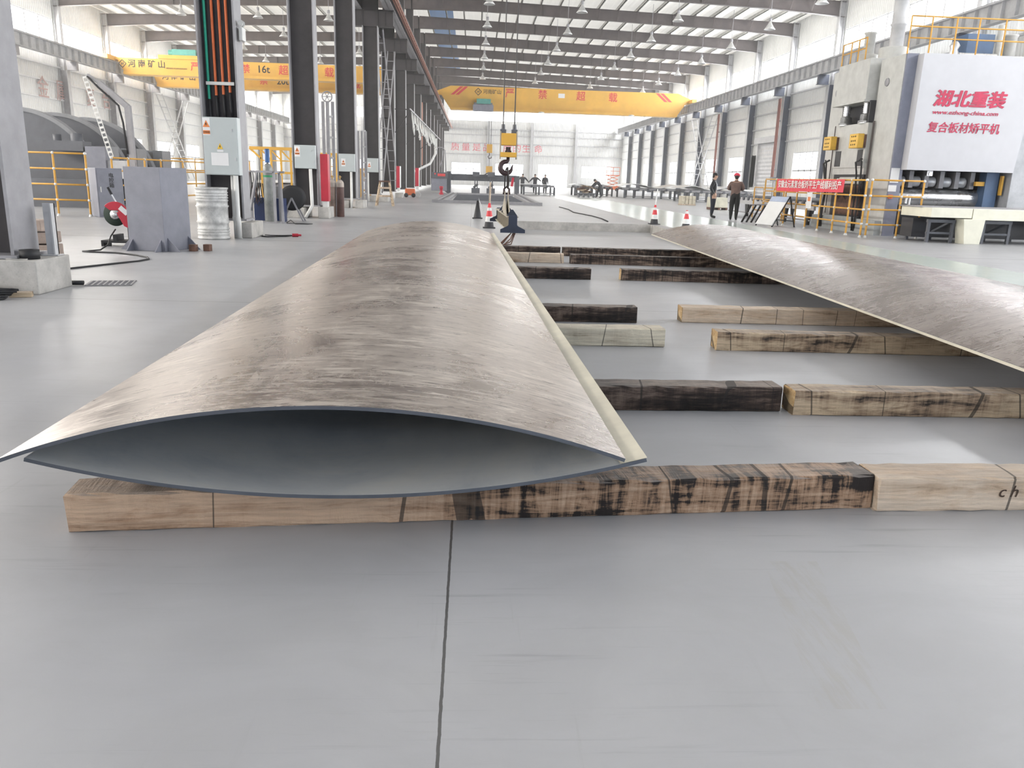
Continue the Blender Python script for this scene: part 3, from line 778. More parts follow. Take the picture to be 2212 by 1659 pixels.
# concrete block of the first column
p = MB((-5.05, 8.9, 0)); p.box((-5.95, 8.55, 0), (-4.52, 9.27, .355))
o = p.build('concrete_pedestal', CONC, bevel=.012, label='painted grey concrete block under the nearest column', cat='concrete block'); o.location = (-5.05, 8.9, 0)
mid[0].location.x = -5.16; mid[0].location.y = 8.93
mid[0].scale = (1.18, 1, 1)
for c in mid[1:]: c.location.x = -4.97; c.scale = (1.18, 1, 1)
t = MB(); t.lathe([(.04, 0), (.095, 0), (.095, .095), (.04, .095), (.04, 0)], n=28)
o = t.build('tape_roll', BLACK, label='black roll of wrapping tape on the concrete block', cat='roll'); o.location = (-4.66, 8.72, .357)
t = MB(); t.box((-.06, -.02, 0), (.06, 0, .56)); t.box((.045, -.09, 0), (.06, 0, .56)); t.box((-.09, -.1, 0), (.09, .04, .012))
o = t.build('steel_angle_post', LSTEEL, label='short upright grey steel angle at the edge of the concrete block', cat='post'); o.location = (-4.63, 9.16, .357)
# rags of cement on the block's top
t = MB(); rr = random.Random(4)
for i in range(7): t.cbox((-4.9 + rr.uniform(-.25, .25), 8.63 + rr.uniform(-.03, .03), .362), (rr.uniform(.08, .2), .05, .012), (0, 0, rr.uniform(-.3, .3)))
t.build('cement_crust', CONC, label='flaked cement crust along the foot of the nearest column', cat='rubble', kind='stuff')
# stack of broken slabs behind the block
for i, (z, w, l, rz) in enumerate(((0, .62, .46, .1), (.15, .58, .42, -.06), (.31, .52, .40, .16), (.47, .42, .3, -.3))):
    t = MB(); r2 = random.Random(i)
    pts = [(-w / 2 + r2.uniform(0, .05), -l / 2), (w / 2, -l / 2 + r2.uniform(0, .08)), (w / 2 - r2.uniform(0, .06), l / 2), (0, l / 2 - r2.uniform(0, .06)), (-w / 2, l / 2 - .1)]
    t.prism(pts, 'Z', 0, .145)
    o = t.build('stone_slab', STONE, bevel=.01, label=['lowest broken slab of the pile behind the concrete block', 'second slab from the floor in the pile behind the concrete block', 'reddish third slab in the pile behind the concrete block', 'jagged top slab of the pile behind the concrete block'][i], cat='slab', group='pile of broken slabs')
    o.location = (-5.78, 11.0, z + .002 * i); o.rotation_euler = (0, 0, rz)
# black cable heap and wood scraps in front of the block
for j in range(5):
    r2 = random.Random(40 + j); pts = []
    for i in range(26):
        a = 2 * PI * i / 26; pts.append((-4.98 + (.30 + r2.uniform(-.02, .02)) * math.cos(a) * (1 + .08 * j) + r2.uniform(-.03, .03), 8.19 + .10 * math.sin(a + j * .3) + r2.uniform(-.02, .02), .02 + .018 * j + .006 * math.sin(3 * a + j)))
    m = MB(); m.tube(pts, .012, 7, closed=True)
    if j == 0: heap = thing('cable_coil', 'black cable heaped in flat loops in front of the concrete block', 'cable')
    m.build('loop', BLACK, heap)
for j, (x, y, z, l, rz, mt, lb) in enumerate(((-5.05, 8.42, .0, .5, .05, 'RUST', 'rusty plank scrap on the floor against the concrete block'), (-4.62, 8.40, .0, .2, .3, 'T_MIX', 'small light wood block lying beside the black cable loops'), (-5.12, 8.45, .055, .42, -.1, 'T_TAN', 'tan plank scrap on the rusty one against the concrete block'))):
    m = MB(); m.box((-l / 2, -.05, 0), (l / 2, .05, .052)); o = m.build('wood_scrap', globals()[mt], label=lb, cat='wood scrap', bevel=.004); o.location = (x, y, z); o.rotation_euler = (0, 0, rz)
# perforated plate and hose end on the floor
g = thing('floor_grate', 'perforated steel mat with rubble dust lying by the concrete block', 'grate', (-4.2, 9.52, 0))
m = MB()
for i in range(9): m.box((-.24 + .058 * i, -.21, .004), (-.235 + .058 * i + .012, .21, .014))
for i in range(8): m.box((-.25, -.21 + .057 * i, .004), (.25, -.20 + .057 * i, .012))
m.build('mesh_bars', STEEL, g); m = MB(); m.box((-.25, -.22, 0), (.25, .22, .003)); m.build('backing', CONC, g)
g.rotation_euler = (0, 0, .25)
m = MB(); m.tube([(-4.58, 9.3, .03), (-4.5, 9.31, .03), (-4.42, 9.32, .03)], .024, 10); m.tube([(-4.58, 9.36, .03), (-4.44, 9.37, .03)], .02, 10)
m.build('hose_end', BLACK, label='pair of thick black hose ends between the block and the mat', cat='hose')
# box-shaped steel stand with gussets
b = thing('steel_stand', 'tall blue-grey steel box with triangular gussets at its foot', 'steel stand', (-5.21, 13.8, 0), rz=-.26)
m = MB(); m.box((-.33, -.36, 0), (.33, .36, 1.33)); m.build('box_body', MACHL, b, bevel=.006)
for (sx, sy, ax) in ((-.26, -1, 'Y'), (.26, -1, 'Y'), (1, -.28, 'X'), (1, .28, 'X'), (-1, -.28, 'X'), (-1, .28, 'X')):
    m = MB()
    if ax == 'Y': m.prism([(-.36, .0), (-.36, .19), (-.54, 0)], 'X', sx - .008, sx + .008)
    else: m.prism([(sx * .33, 0), (sx * .33, .22), (sx * .55, 0)], 'Y', sy - .008, sy + .008)
    m.build('gusset', MACHL, b)
for j, (x, y) in enumerate(((-4.56, 13.62), (-4.36, 13.72))):
    m = MB(); m.box((-.055, -.05, 0), (.055, .05, .11)); o = m.build('steel_block', RUST, bevel=.005, label=['larger rusty block against the gussets of the steel stand', 'smaller rusty block tucked behind another by the steel stand'][j], cat='block'); o.location = (x - .06, y, 0); o.rotation_euler = (0, 0, -.2)
# abrasive cut-off saw
s = thing('cutoff_saw', 'red abrasive cut-off saw with dark disc beside the steel stand', 'saw', (-6.10, 14.25, 0))
m = MB(); m.box((-.22, -.16, .06), (.34, .16, .10)); m.box((-.22, -.16, 0), (-.18, .16, .06)); m.box((.30, -.16, 0), (.34, .16, .06)); m.box((-.02, -.15, .10), (.04, .15, .2)); m.build('base', BLACK, s)
m = MB(); m.bar((.22, 0, .1), (.22, 0, .46), .08, .06); m.build('post', BLACK, s)
m = MB(); m.lathe([(.0, -.004), (.195, -.004), (.195, .004), (0, .004)], (0, -.02, .53), 36, 'Y'); m.build('abrasive_disc', paint('abrasive_dark', (.02, .035, .025), .8), s)
m = MB(); m.lathe([(.035, -.01), (.082, -.01), (.082, .0), (.035, .0)], (0, -.03, .53), 28, 'Y'); m.lathe([(.0, -.018), (.05, -.018), (.05, 0), (0, 0)], (0, -.038, .53), 20, 'Y'); m.build('flange', SILVER, s)
m = MB(); g = [(.215 * math.cos(a), .53 + .215 * math.sin(a)) for a in [PI * .78 - i * PI * .78 / 14 for i in range(15)]] + [(.20, .50), (.08, .50), (.06, .60), (-.08, .60)]
m.prism(g, 'Y', -.045, .02); m.build('disc_guard', RED, s, bevel=.008)
m = MB(); m.prism([(.02, .56), (.20, .62), (.30, .45), (.26, .28), (.14, .34), (.09, .44)], 'Y', -.055, .06); m.cyl((.2, .02, .42), (.2, .26, .42), .085, n=18); m.build('motor_arm', RED, s, bevel=.01)
m = MB(); m.cbox((.16, -.06, .60), (.16, .012, .08), (0, .75, 0)); m.build('rating_plate', PAPER, s)
m = MB(); m.cyl((.03, 0, .72), (-.03, -.02, .86), .012); m.build('handle_bar', SILVER, s); m = MB(); m.cyl((-.03, -.02, .86), (-.08, -.03, .98), .022, .02); m.build('handle_grip', BLACK, s)
m = MB(); m.tube([(-6.0, 13.95, .3), (-6.0, 13.75, .2), (-5.95, 13.5, .08), (-5.92, 13.15, .03), (-6.1, 13.1, .012), (-6.15, 13.05, .012), (-6.0, 13.0, .012), (-5.6, 12.95, .012), (-5.2, 12.7, .012), (-4.9, 12.4, .012), (-4.78, 12.15, .012), (-4.82, 11.85, .012), (-4.98, 11.5, .012), (-5.15, 11.1, .012), (-5.35, 10.6, .012), (-5.5, 10.1, .012)], .012, 8)
m.build('power_cable', BLACK, label='black cable looping over the floor from the red cut-off saw', cat='cable')

# galvanised drum, vent pipes, switch cabinets on the columns
d = thing('steel_drum', 'dented galvanised steel drum in front of the conduit column', 'drum', (-5.09, 16.24, 0))
prof = [(.29, 0), (.305, .01), (.305, .03), (.295, .04)]
for z in (.10, .15, .20): prof += [(.288, z - .022), (.306, z), (.288, z + .022)]
prof += [(.288, .30), (.31, .33), (.288, .36), (.288, .60), (.31, .63), (.288, .66)]
for z in (.74, .79, .84, .89): prof += [(.288, z - .02), (.306, z), (.288, z + .02)]
prof += [(.295, .95), (.308, .96), (.308, .985), (.29, .985), (.285, .965), (0, .965)]
m = MB(); m.lathe(prof, n=40); m.build('shell', GALV, d)
m = MB(); m.cyl((.15, .1, .965), (.15, .1, .985), .03); m.build('bung', STEEL, d); m = MB(); m.cyl((-.16, -.1, .965), (-.16, -.1, .98), .018); m.build('bung', STEEL, d)
for j, (x, y, z1, lb) in enumerate(((-4.75, 16.50, 1.215, 'thin'), (-4.66, 16.42, 1.215, 'thick'))):
    m = MB(); r = .035 if j == 0 else .048; m.tube([(x, y, z1), (x, y, .36), (x + .01, y, .33), (x + .02, y - .02, 0)], r, 14); m.cyl((x, y, .35), (x, y, .42), r + .008, n=14)
    m.build('vent_pipe', PVC, label='%s white plastic pipe from the big cabinet down to the floor, by the drum' % ('slimmer' if j == 0 else 'thicker'), cat='pipe')
def warn_tri(parent, x, y, z, s, mt, inner):
    m = MB(); m.prism([(x - s / 2, z), (x + s / 2, z), (x, z + s * .87)], 'Y', y - .004, y); m.build('warning_sign', mt, parent)
    m = MB(); m.cur = 0
    m.prism([(x - s * .12, z + s * .50), (x + s * .10, z + s * .52), (x + .0, z + s * .36), (x + s * .12, z + s * .36), (x - s * .06, z + s * .06), (x - s * .01, z + s * .26), (x - s * .12, z + s * .26)], 'Y', y - .007, y - .004)
    m.build('warning_symbol', INK, parent)
def cabinet(lab, x0, x1, y, z0, z1, dp, kind):
    c = thing('switch_cabinet', lab, 'electrical cabinet', ((x0 + x1) / 2, y + dp / 2, z0)); o = c.location
    m = MB(o); m.box((x0, y + .02, z0), (x1, y + dp, z1)); m.build('housing', CABIN, c, bevel=.006)
    m = MB(o); m.box((x0 + .008, y, z0 + .012), (x1 - .008, y + .024, z1 - .012)); m.build('door', CABIN, c, bevel=.005)
    m = MB(o); m.cbox((x1 - .06, y - .006, z0 + (z1 - z0) * .28), (.02, .016, .06)); m.build('lock', LSTEEL, c); m = MB(o); m.cbox((x1 - .1, y - .006, z0 + (z1 - z0) * .78), (.012, .014, .05)); m.build('lock', LSTEEL, c)
    w = x1 - x0
    if kind == 'big':
        m = MB(o); m.box((x0 + .01, y - .003, z1 - .34), (x0 + .15, y, z1 - .02)); m.build('label_backing', PAPER, c)
        for (X, Z, s, mt) in ((x0 + .08, z1 - .19, .13, WARN), (x0 + .32, z1 - .59, .11, WARNY)):
            k = MB(o); k.prism([(X - s / 2, Z), (X + s / 2, Z), (X, Z + s)], 'Y', y - .006, y - .002); k.build('warning_sign', mt, c)
            k = MB(o); k.prism([(X - s * .08, Z + s * .62), (X + s * .1, Z + s * .6), (X + .0, Z + s * .42), (X + s * .12, Z + s * .42), (X - s * .08, Z + s * .1), (X - s * .01, Z + s * .32), (X - s * .12, Z + s * .32)], 'Y', y - .008, y - .006); k.build('warning_symbol', INK, c)
        k = MB(o); k.box((x0 + .015, y - .006, z1 - .32), (x0 + .145, y - .003, z1 - .25)); k.build('caption_plate', WARN, c)
        text('有电危险', .034, INK, 'caption', c, Matrix.Translation(-o) @ at(x0 + .08, y - .008, z1 - .285), depth=.001)
        k = MB(o); k.box((x0 + .26, y - .006, z1 - .645), (x0 + .38, y - .003, z1 - .605)); k.build('caption_plate', PAPER, c)
        k = MB(o); k.box((x0 + .14, y - .004, z1 - .90), (x0 + .47, y - .001, z1 - .66)); k.build('paper_notice', PAPER, c)
    else:
        X = x0 + w * (.15 if kind == 'left' else .3); s = .12 if kind == 'left' else .1; Z = z1 - (.19 if kind == 'left' else .33)
        k = MB(o); k.box((X - .08, y - .003, Z - .14), (X + .08, y, Z + .15)); k.build('label_backing', PAPER, c)
        k = MB(o); k.prism([(X - s / 2, Z), (X + s / 2, Z), (X, Z + s)], 'Y', y - .006, y - .003); k.build('warning_sign', WARN, c)
        k = MB(o); k.prism([(X - s * .08, Z + s * .62), (X + s * .1, Z + s * .6), (X + .0, Z + s * .42), (X + s * .12, Z + s * .42), (X - s * .08, Z + s * .1), (X - s * .01, Z + s * .32), (X - s * .12, Z + s * .32)], 'Y', y - .008, y - .006); k.build('warning_symbol', INK, c)
        k = MB(o); k.box((X - .065, y - .006, Z - .08), (X + .065, y - .003, Z - .025)); k.build('caption_plate', WARN, c)
        text('有电危险', .03, INK, 'caption', c, Matrix.Translation(-o) @ at(X, y - .008, Z - .052), depth=.001)
    return c
cabinet('large pale grey switch cabinet with warning signs and a paper notice', -5.24, -4.58, 16.40, 1.22, 2.30, .24, 'big')
cabinet('pale grey switch cabinet above the bent white pipe, by the red guard', -5.22, -4.62, 24.42, 1.42, 2.08, .2, 'left')
cabinet('pale grey switch cabinet above the second straight white pipe', -5.24, -4.62, 32.42, 1.38, 2.05, .2, 'mid')
cabinet('smallest pale grey switch cabinet, next to the ladder bracing', -5.24, -4.64, 40.42, 1.40, 2.06, .2, 'mid')
for j, (y, bend, lb) in enumerate(((24.38, 1, 'white plastic pipe with a slanting foot below the second cabinet'), (32.4, 0, 'white plastic pipe reaching the floor below the third cabinet'), (40.4, 0, 'white plastic pipe below the smallest cabinet'))):
    m = MB(); x = -4.76 if j < 2 else -5.12
    m.tube([(x, y, 1.415), (x + .02, y, .42), (x + .02, y - .01, .36), (x - .16, y - .12, .03)] if bend else [(x, y, 1.375), (x, y, .3), (x, y - .02, .0)], .048, 12)
    m.build('vent_pipe', PVC, label=lb, cat='pipe')
# conduits on the second column
for j, (x, z, mt, lb) in enumerate(((-5.21, 2.66, TEAL, 'green conduit running up the dark column'), (-5.07, 2.73, ORANGE, 'orange conduit next to the green one on the dark column'), (-4.93, 2.75, ORANGE, 'middle one of the orange conduits on the dark column'), (-4.80, 2.79, ORANGE, 'orange conduit nearest the pale flange of the dark column'))):
    c = thing('power_conduit', lb, 'conduit', (x, 16.86, z), group='coloured conduits on the dark column')
    m = MB(); m.cyl((0, 0, 0), (0, 0, 5.2), .026, n=12); m.build('conduit_tube', mt, c)
    m = MB(); m.tube([(0, 0, 0), (.0, .0, -.12), (.005, 0, -.3), (.02, -.01, -.45)], .03, 10); m.build('cable_boot', BLACK, c)
m = MB(); m.box((-5.24, 16.80, 2.92), (-4.70, 16.83, 2.98)); m.build('cable_clamp', FIT, label='pale clamp bar across the coloured conduits', cat='clamp')
e = thing('emergency_lamp', 'white twin-headed emergency lamp on the edge of the conduit column', 'lamp', (-4.56, 16.9, 3.75))
m = MB(); m.box((.0, -.1, 0), (.07, .14, .24)); m.build('lamp_box', PVC, e, bevel=.008)
for s_ in (-.05, .08): m = MB(); m.cyl((.035, s_ - .03, .32), (.035, s_ + .03, .3), .055, .035, 14); m.bar((.035, s_, .22), (.035, s_, .28), .02, .02); m.build('lamp_head', PVC, e)
# pedestals showing at the other columns
for j, (x0, x1, y0, y1, h, lb) in enumerate(((-4.62, -4.42, 16.50, 17.4, .31, 'small concrete block at the foot of the conduit column'), (-5.55, -4.98, 24.4, 25.6, .30, 'concrete block left of the bent white pipe'), (-4.60, -4.28, 24.5, 25.4, .33, 'concrete block under the red pillar guard'), (-5.5, -4.9, 32.6, 33.6, .28, 'concrete block at the column with the second straight pipe'), (-4.60, -4.30, 32.3, 33.5, .3, 'concrete block beyond the brown gas cylinders'), (-5.5, -4.2, 40.6, 41.6, .28, 'concrete block behind the wooden trestle'), (-4.6, -4.2, 48.6, 49.6, .28, 'concrete block behind the far red guard'))):
    m = MB(((x0 + x1) / 2, (y0 + y1) / 2, 0)); m.box((x0, y0, 0), (x1, y1, h)); o = m.build('concrete_block', CONC, bevel=.012, label=lb, cat='concrete block'); o.location = ((x0 + x1) / 2, (y0 + y1) / 2, 0)
# plug and flex on the floor by the block
m = MB(); m.tube([(-4.40, 17.2, .02), (-4.36, 17.0, .012), (-4.22, 16.9, .012), (-4.1, 17.0, .012), (-3.9, 17.15, .012), (-3.75, 17.2, .03)], .012, 7); m.tube([(-4.39, 17.4, .012), (-4.25, 17.3, .012), (-4.0, 17.35, .012), (-3.8, 17.22, .03)], .01, 7)
c = thing('extension_lead', 'black lead with a red plug on the floor by the small concrete block', 'cable'); m.build('lead', BLACK, c)
m = MB(); m.cyl((-3.78, 17.2, .035), (-3.66, 17.23, .035), .035, n=12); m.cyl((-3.66, 17.23, .035), (-3.60, 17.24, .035), .02, n=10); m.build('plug', RED, c)
# red pillar guards
def red_guard(lb, x, y, z0, z1, w, d):
    c = thing('pillar_guard', lb, 'column guard', (x, y, 0), group='red and white guards on the middle columns')
    m = MB(); m.box((-w / 2, -.02, z0), (w / 2, 0, z1)); m.build('front_face', RED, c, bevel=.004)
    m = MB(); m.box((w / 2 - .004, -.02, z0), (w / 2 + .02, d, z1)); m.build('side_face', PVC if y > 30 else RED, c, bevel=.004)
    m = MB(); m.box((-w / 2 + .04, .0, z0 - .17), (w / 2 - .02, d, z0)); m.build('foot', PVC, c)
red_guard('red box guard on the column with the bent white pipe', -4.41, 24.6, .50, 1.85, .20, .3)
red_guard('red and white guard beside the wooden trestle', -3.70, 40.7, .70, 1.73, .16, .5)
red_guard('red and white guard behind the orange pressure washer', -3.32, 48.7, .70, 1.74, .2, .5)
# gas cylinders
def cylinder(lb, x, y, r, h, mt, cap, group=None, rz=0):
    c = thing('gas_cylinder', lb, 'gas cylinder', (x, y, 0), group=group)
    pr = [(r * .92, 0), (r, .02), (r, h * .80)] + [(r * math.cos(a), h * .80 + h * .12 * math.sin(a)) for a in (.3, .6, .9, 1.15, 1.35)] + [(r * .22, h * .935)]
    m = MB(); m.lathe(pr, n=24); m.build('cylinder_body', mt, c)
    if cap == 'blue':
        m = MB(); m.lathe([(r * .5, h * .93), (r * .5, h * 1.12), (r * .42, h * 1.14), (r * .42, h * .95)], n=16); m.build('valve_cap', BLUE, c)
        m = MB(); m.lathe([(r + .002, h * .70), (r + .002, h * .73)], n=24); m.build('colour_band', paint('green_band', (.02, .25, .09)), c)
    else:
        m = MB(); m.lathe([(r + .003, h * .74), (r + .003, h * .79)] + [((r + .004) * math.cos(a), h * .80 + (h * .12 + .004) * math.sin(a)) for a in (.3, .6, .9, 1.15, 1.35)], n=24); m.build('painted_shoulder', paint('pale_shoulder', (.46, .40, .35), .6, var=.3), c)
        m = MB(); m.cyl((0, 0, h * .93), (0, 0, h * 1.02), .022, n=10); m.cyl((-.05, 0, h * .99), (.05, 0, h * .99), .014, n=8); m.build('valve', paint('brass', (.45, .30, .12), .4, .7), c)
    return c
gc = cylinder('tall grey gas cylinder with a blue valve cap, standing in the tool rack', -5.38, 21.9, .125, 1.62, GREYC, 'blue'); gc.location.z = .031
cylinder('pale-sided brown gas cylinder by the red box guard', -4.36, 25.72, .105, 1.22, paint('worn_brown_cylinder', (.30, .22, .18), .6, var=.3), 'v', 'brown gas cylinders by the red guard')
cylinder('dark brown gas cylinder in front of its paler twin', -4.125, 25.7, .118, 1.22, BROWNC, 'v', 'brown gas cylinders by the red guard')
# tool rack behind the conduit column
r = thing('tool_rack', 'grey steel rack hung with hoses around the tall gas cylinder', 'rack', (-5.4, 21.9, 0))
m = MB()
for x in (-.5, .26): m.bar((x, .2, 0), (x, .2, 1.3), .06, .06)
m.bar((.24, -.3, 0), (.24, -.3, 1.3), .06, .06); m.bar((-.5, .2, 1.3), (.4, .2, 1.3), .08, .05); m.bar((.24, -.3, 1.3), (.24, .2, 1.3), .06, .05); m.bar((-.3, -.3, 1.3), (.24, -.3, 1.3), .06, .05)
m.bar((-.48, .02, .3), (-.24, -.1, 1.28), .07, .05); m.bar((.42, -.2, 0), (.38, -.2, 1.22), .05, .05); m.box((-.34, -.34, 0), (.34, .24, .03)); m.build('frame', STEEL, r)
for k in range(6):
    r2 = random.Random(70 + k); x = -.5 + .055 * k; m = MB()
    m.tube([(x, .12 + r2.uniform(-.05, .05), 1.28), (x + r2.uniform(-.04, .04), .1, .95), (x + r2.uniform(-.05, .05), .08, .6), (x + r2.uniform(-.02, .04), .1, .35 + r2.uniform(0, .2)), (x + .1, .1, .6), (x + .06, .12, 1.0)], .012, 6); m.build('hanging_hose', BLACK if k % 3 else RUST, r)
for j, (x, y, w, lb) in enumerate(((-5.72, 22.5, .34, 'navy blue box behind the sloping bar of the tool rack'), (-5.2, 22.4, .24, 'navy blue box behind the tall gas cylinder'))):
    m = MB(); m.box((-w / 2, -.2, 0), (w / 2, .2, .62)); o = m.build('welder_box', NAVYB, bevel=.015, label=lb, cat='welding machine'); o.location = (x, y, 0)
# cable reel by the rack
c = thing('cable_reel', 'black cable reel on a low frame next to the tool rack', 'cable reel', (-4.98, 22.9, 0))
for y in (-.1, .1): m = MB(); m.lathe([(.26, -.012), (.34, -.012), (.34, .012), (.26, .012)], (0, y, .62), 28, 'Y'); m.build('side_disc', BLACK, c)
m = MB(); m.lathe([(.10, -.08), (.25, -.08), (.25, .08), (.10, .08), (.10, -.08)], (0, 0, .62), 24, 'Y'); m.build('wound_cable', BLACK, c)
m = MB(); m.bar((-.3, -.14, 0), (0, -.14, .62), .04, .04); m.bar((.3, -.14, 0), (0, -.14, .62), .04, .04); m.bar((-.3, .14, 0), (0, .14, .62), .04, .04); m.bar((.3, .14, 0), (0, .14, .62), .04, .04); m.build('stand', STEEL, c)
m = MB(); m.tube([(-4.9, 21.7, .012), (-4.75, 21.5, .1), (-4.6, 21.35, .012), (-4.3, 21.4, .012), (-4.2, 21.55, .012), (-4.5, 21.6, .012), (-4.85, 21.5, .012)], .01, 6); m.build('loose_cable', BLACK, label='thin black cable curled on the floor before the tool rack', cat='cable')
# masts with guide wheels beyond the columns
def mast(lb, x, y, h, wheel):
    c = thing('lifting_mast', lb, 'mast', (x, y, 0), group='grey masts behind the middle columns')
    m = MB()
    for dx in (-.14, .0, .16): m.bar((dx, 0, 0), (dx, 0, h), .05 if dx else .11, .09)
    m.build('upright', STEEL, c); m = MB()
    z = .5
    while z < h: m.box((.0, -.04, z), (.16, .04, z + .06)); z += .62
    m.build('rung', LSTEEL, c)
    if wheel:
        m = MB(); m.tube([(0 + .15 * math.cos(2 * PI * i / 24), -.02, h + .14 + .15 * math.sin(2 * PI * i / 24)) for i in range(24)], .02, 8, closed=True)
        for i in range(6): a = PI * i / 3; m.bar((0, -.02, h + .14), (.15 * math.cos(a), -.02, h + .14 + .15 * math.sin(a)), .02, .02)
        m.cyl((0, -.05, h + .14), (0, .02, h + .14), .035); m.build('guide_wheel', STEEL, c)
    return c
mast('grey mast with a spoked guide wheel above the red box guard', -4.55, 26.3, 3.45, True)
mast('plain grey mast just past the brown gas cylinders', -4.58, 34.3, 3.0, False)
# wooden trestle, pressure washer
c = thing('trestle', 'worn wooden step trestle standing before the cross-braced column', 'trestle', (-3.82, 35.7, 0))
for sx in (-1, 1):
    for sy in (-1, 1): m = MB(); m.bar((sx * .36, sy * .25, 0), (sx * .19, sy * .08, 1.02), .06, .05); m.build('leg', T_MIX, c)
m = MB(); m.box((-.24, -.14, 1.0), (.24, .14, 1.06)); m.build('top', RUST, c)
for z, w in ((.38, .34), (.72, .27)): m = MB(); m.box((-w, -.18, z), (w, -.14, z + .07)); m.box((-w, .14, z), (w, .18, z + .07)); m.build('cross_rail', T_TAN, c)
c = thing('pressure_washer', 'orange wheeled pressure washer by the far red guard', 'pressure washer', (-3.85, 50.6, 0))
m = MB(); m.box((-.32, -.2, .12), (.28, .2, .52)); m.build('housing', ORANGE, c, bevel=.05)
for x in (-.25, .2): m = MB(); m.lathe([(.03, -.03), (.13, -.03), (.13, .03), (.03, .03)], (x, -.22, .13), 18, 'Y'); m.build('wheel', BLACK, c)
m = MB(); m.tube([(-.3, -.15, .5), (-.42, -.15, .85), (-.42, .15, .85), (-.3, .15, .5)], .018, 8); m.build('handle', BLACK, c)
m = MB(); m.tube([(.45 + .16 * math.cos(i * .5), .02 * math.sin(i), .17 + .15 * math.sin(i * .5)) for i in range(26)], .016, 6); m.build('hose_coil', FIT, c)
# brace pairs of laced flats (ladder-like) between columns
def laced(m, p, q, gap, n, w=.13):
    p, q = Vector(p), Vector(q); off = Vector((gap, 0, 0))
    m.bar(p - off, q - off, .05, w); m.bar(p + off, q + off, .05, w)
    for i in range(1, n): e = p + (q - p) * i / n; m.bar(e - off, e + off, .035, .035)
def brace(lb, x, y0, y1, z0, z1, gap, mt):
    c = thing('cross_brace', lb, 'cross brace', (x, (y0 + y1) / 2, 0), group='laced cross braces between columns'); o = c.location
    m = MB(o); laced(m, (x, y0, z0), (x, y1, z1), gap, 14); m.build('diagonal', mt, c)
    m = MB(o); laced(m, (x + .12, y0, z1), (x + .12, y1, z0), gap, 14); m.build('diagonal', mt, c)
brace('laced steel cross brace between the middle columns behind the trestle', -4.75, 41.25, 48.6, .45, 8.0, .2, STEEL)
brace('laced steel cross brace on the window wall between two columns', XR - 1.25, 81.05, 88.25, .04, 7.8, .28, LSTEEL)
brace('pale laced cross brace on the far side of the other hall', XL + 1.05, 80.9, 88.4, .3, 8.0, .28, LSTEEL)
# festoon rail with hanging cable loops
c = thing('festoon_cable_rail', 'rail with hanging loops of pale festoon cable beside the middle columns', 'festoon cable', (-3.6, 58, 4.5))
o = c.location
m = MB(o); m.bar((-3.72, 48.6, 5.0), (-2.75, 68, 4.15), .06, .08); m.build('track', STEEL, c)
for y in (48.9, 56.9, 64.9):
    m = MB(o); x = -3.72 + .05 * (y - 48.6); z = 5.0 - .0438 * (y - 48.6); m.bar((-4.6, y, z), (x, y, z), .06, .06); m.bar((-4.6, y, z - 1.3), (x, y, z - .05), .05, .05); m.build('bracket', DARK, c)
for k in range(11):
    y = 49.4 + k * 1.36; r2 = random.Random(k); x = -3.72 + .05 * (y - 48.6); z = 5.0 - .0438 * (y - 48.6) - .05; dr = r2.uniform(.8, 1.35) * (1 if k < 12 else .8)
    m = MB(o); m.tube([(x + .22 * math.sin(PI * t_) * r2.choice((1, .6)), y + .8 * t_, z - dr * math.sin(PI * t_) ** .55) for t_ in [i / 10 for i in range(11)]], .036, 6); m.build('cable_loop', FIT, c)
m = MB(o); m.tube([(-2.95, 64.5, 4.1), (-2.95, 64.3, 3.0), (-3.3, 63, 2.2), (-4.2, 60, 1.6)], .09, 8); m.build('feed_cable', PVC, c)
# copper feed bars on one far middle column
c = thing('busbar_riser', 'copper-red bars running down a far middle column', 'busbar', (-4.55, 72.7, 0))
for j in range(4): m = MB(); m.box((.0, j * .12, 2.2), (.06, j * .12 + .06, 7.4)); m.build('bar', COPPER, c)
# ------------------------------------------------------------------ overhead cranes
def crane(lab, Y, x0, x1, zb, zt, tap, deep, txt, hoist, mat_y, stripes):
    c = thing('bridge_crane', lab, 'overhead crane', ((x0 + x1) / 2, Y, zb)); o = c.location
    zm = (zt + zb) / 2
    ze = 9.78; te = min(zt, ze + .3)
    m = MB(o); m.prism([(x0, te), (x0 + tap, zt), (x1 - tap, zt), (x1, te), (x1, ze), (x1 - .7, ze), (x1 - tap, zb), (x0 + tap, zb), (x0 + .7, ze), (x0, ze)], 'Y', Y, Y + deep); m.build('girder', mat_y, c)
    m = MB(o); m.box((x0 + tap, Y - .35, zb - .06), (x1 - tap, Y + deep + .1, zb)); m.box((x0 + tap, Y - .36, zb - .02), (x1 - tap, Y - .3, zb + .16)); m.build('bottom_flange', mat_y, c)
    for x in (x0 + .15, x1 - .15): m = MB(o); m.box((x - .25, Y - 1.2, ze - .04), (x + .25, Y + deep + 1.2, ze + .3)); m.build('end_truck', mat_y, c)
    for (body, x, z, h, mt) in txt: text(body, h, mt, 'lettering', c, Matrix.Translation(-o) @ at(x, Y - .012, z), depth=.004, bold=.012)
    for (x, s) in stripes:
        m = MB(o)
        for k in (0, .5): m.prism([(x + k, zt - .9), (x + k + .36, zt - .9), (x + k + .36 + s, zt - .05), (x + k + s, zt - .05)], 'Y', Y - .012, Y - .002)
        m.build('stripe', REDINK, c)
    return c
GREEN = paint('hoist_green', (.10, .38, .32), .5)
c = crane('yellow bridge crane spanning the press hall near the far end wall', 91, -4.3, 23.75, 8.35, 10.72, 1.7, .9,
          [('严', 3.75, 10.1, 1.0, REDINK), ('禁', 7.3, 10.08, 1.0, REDINK), ('超', 11.45, 10.05, 1.0, REDINK), ('载', 14.95, 10.02, 1.0, REDINK)], None, CRANEY, [(-2.6, 1.0), (20.6, -1.0)])
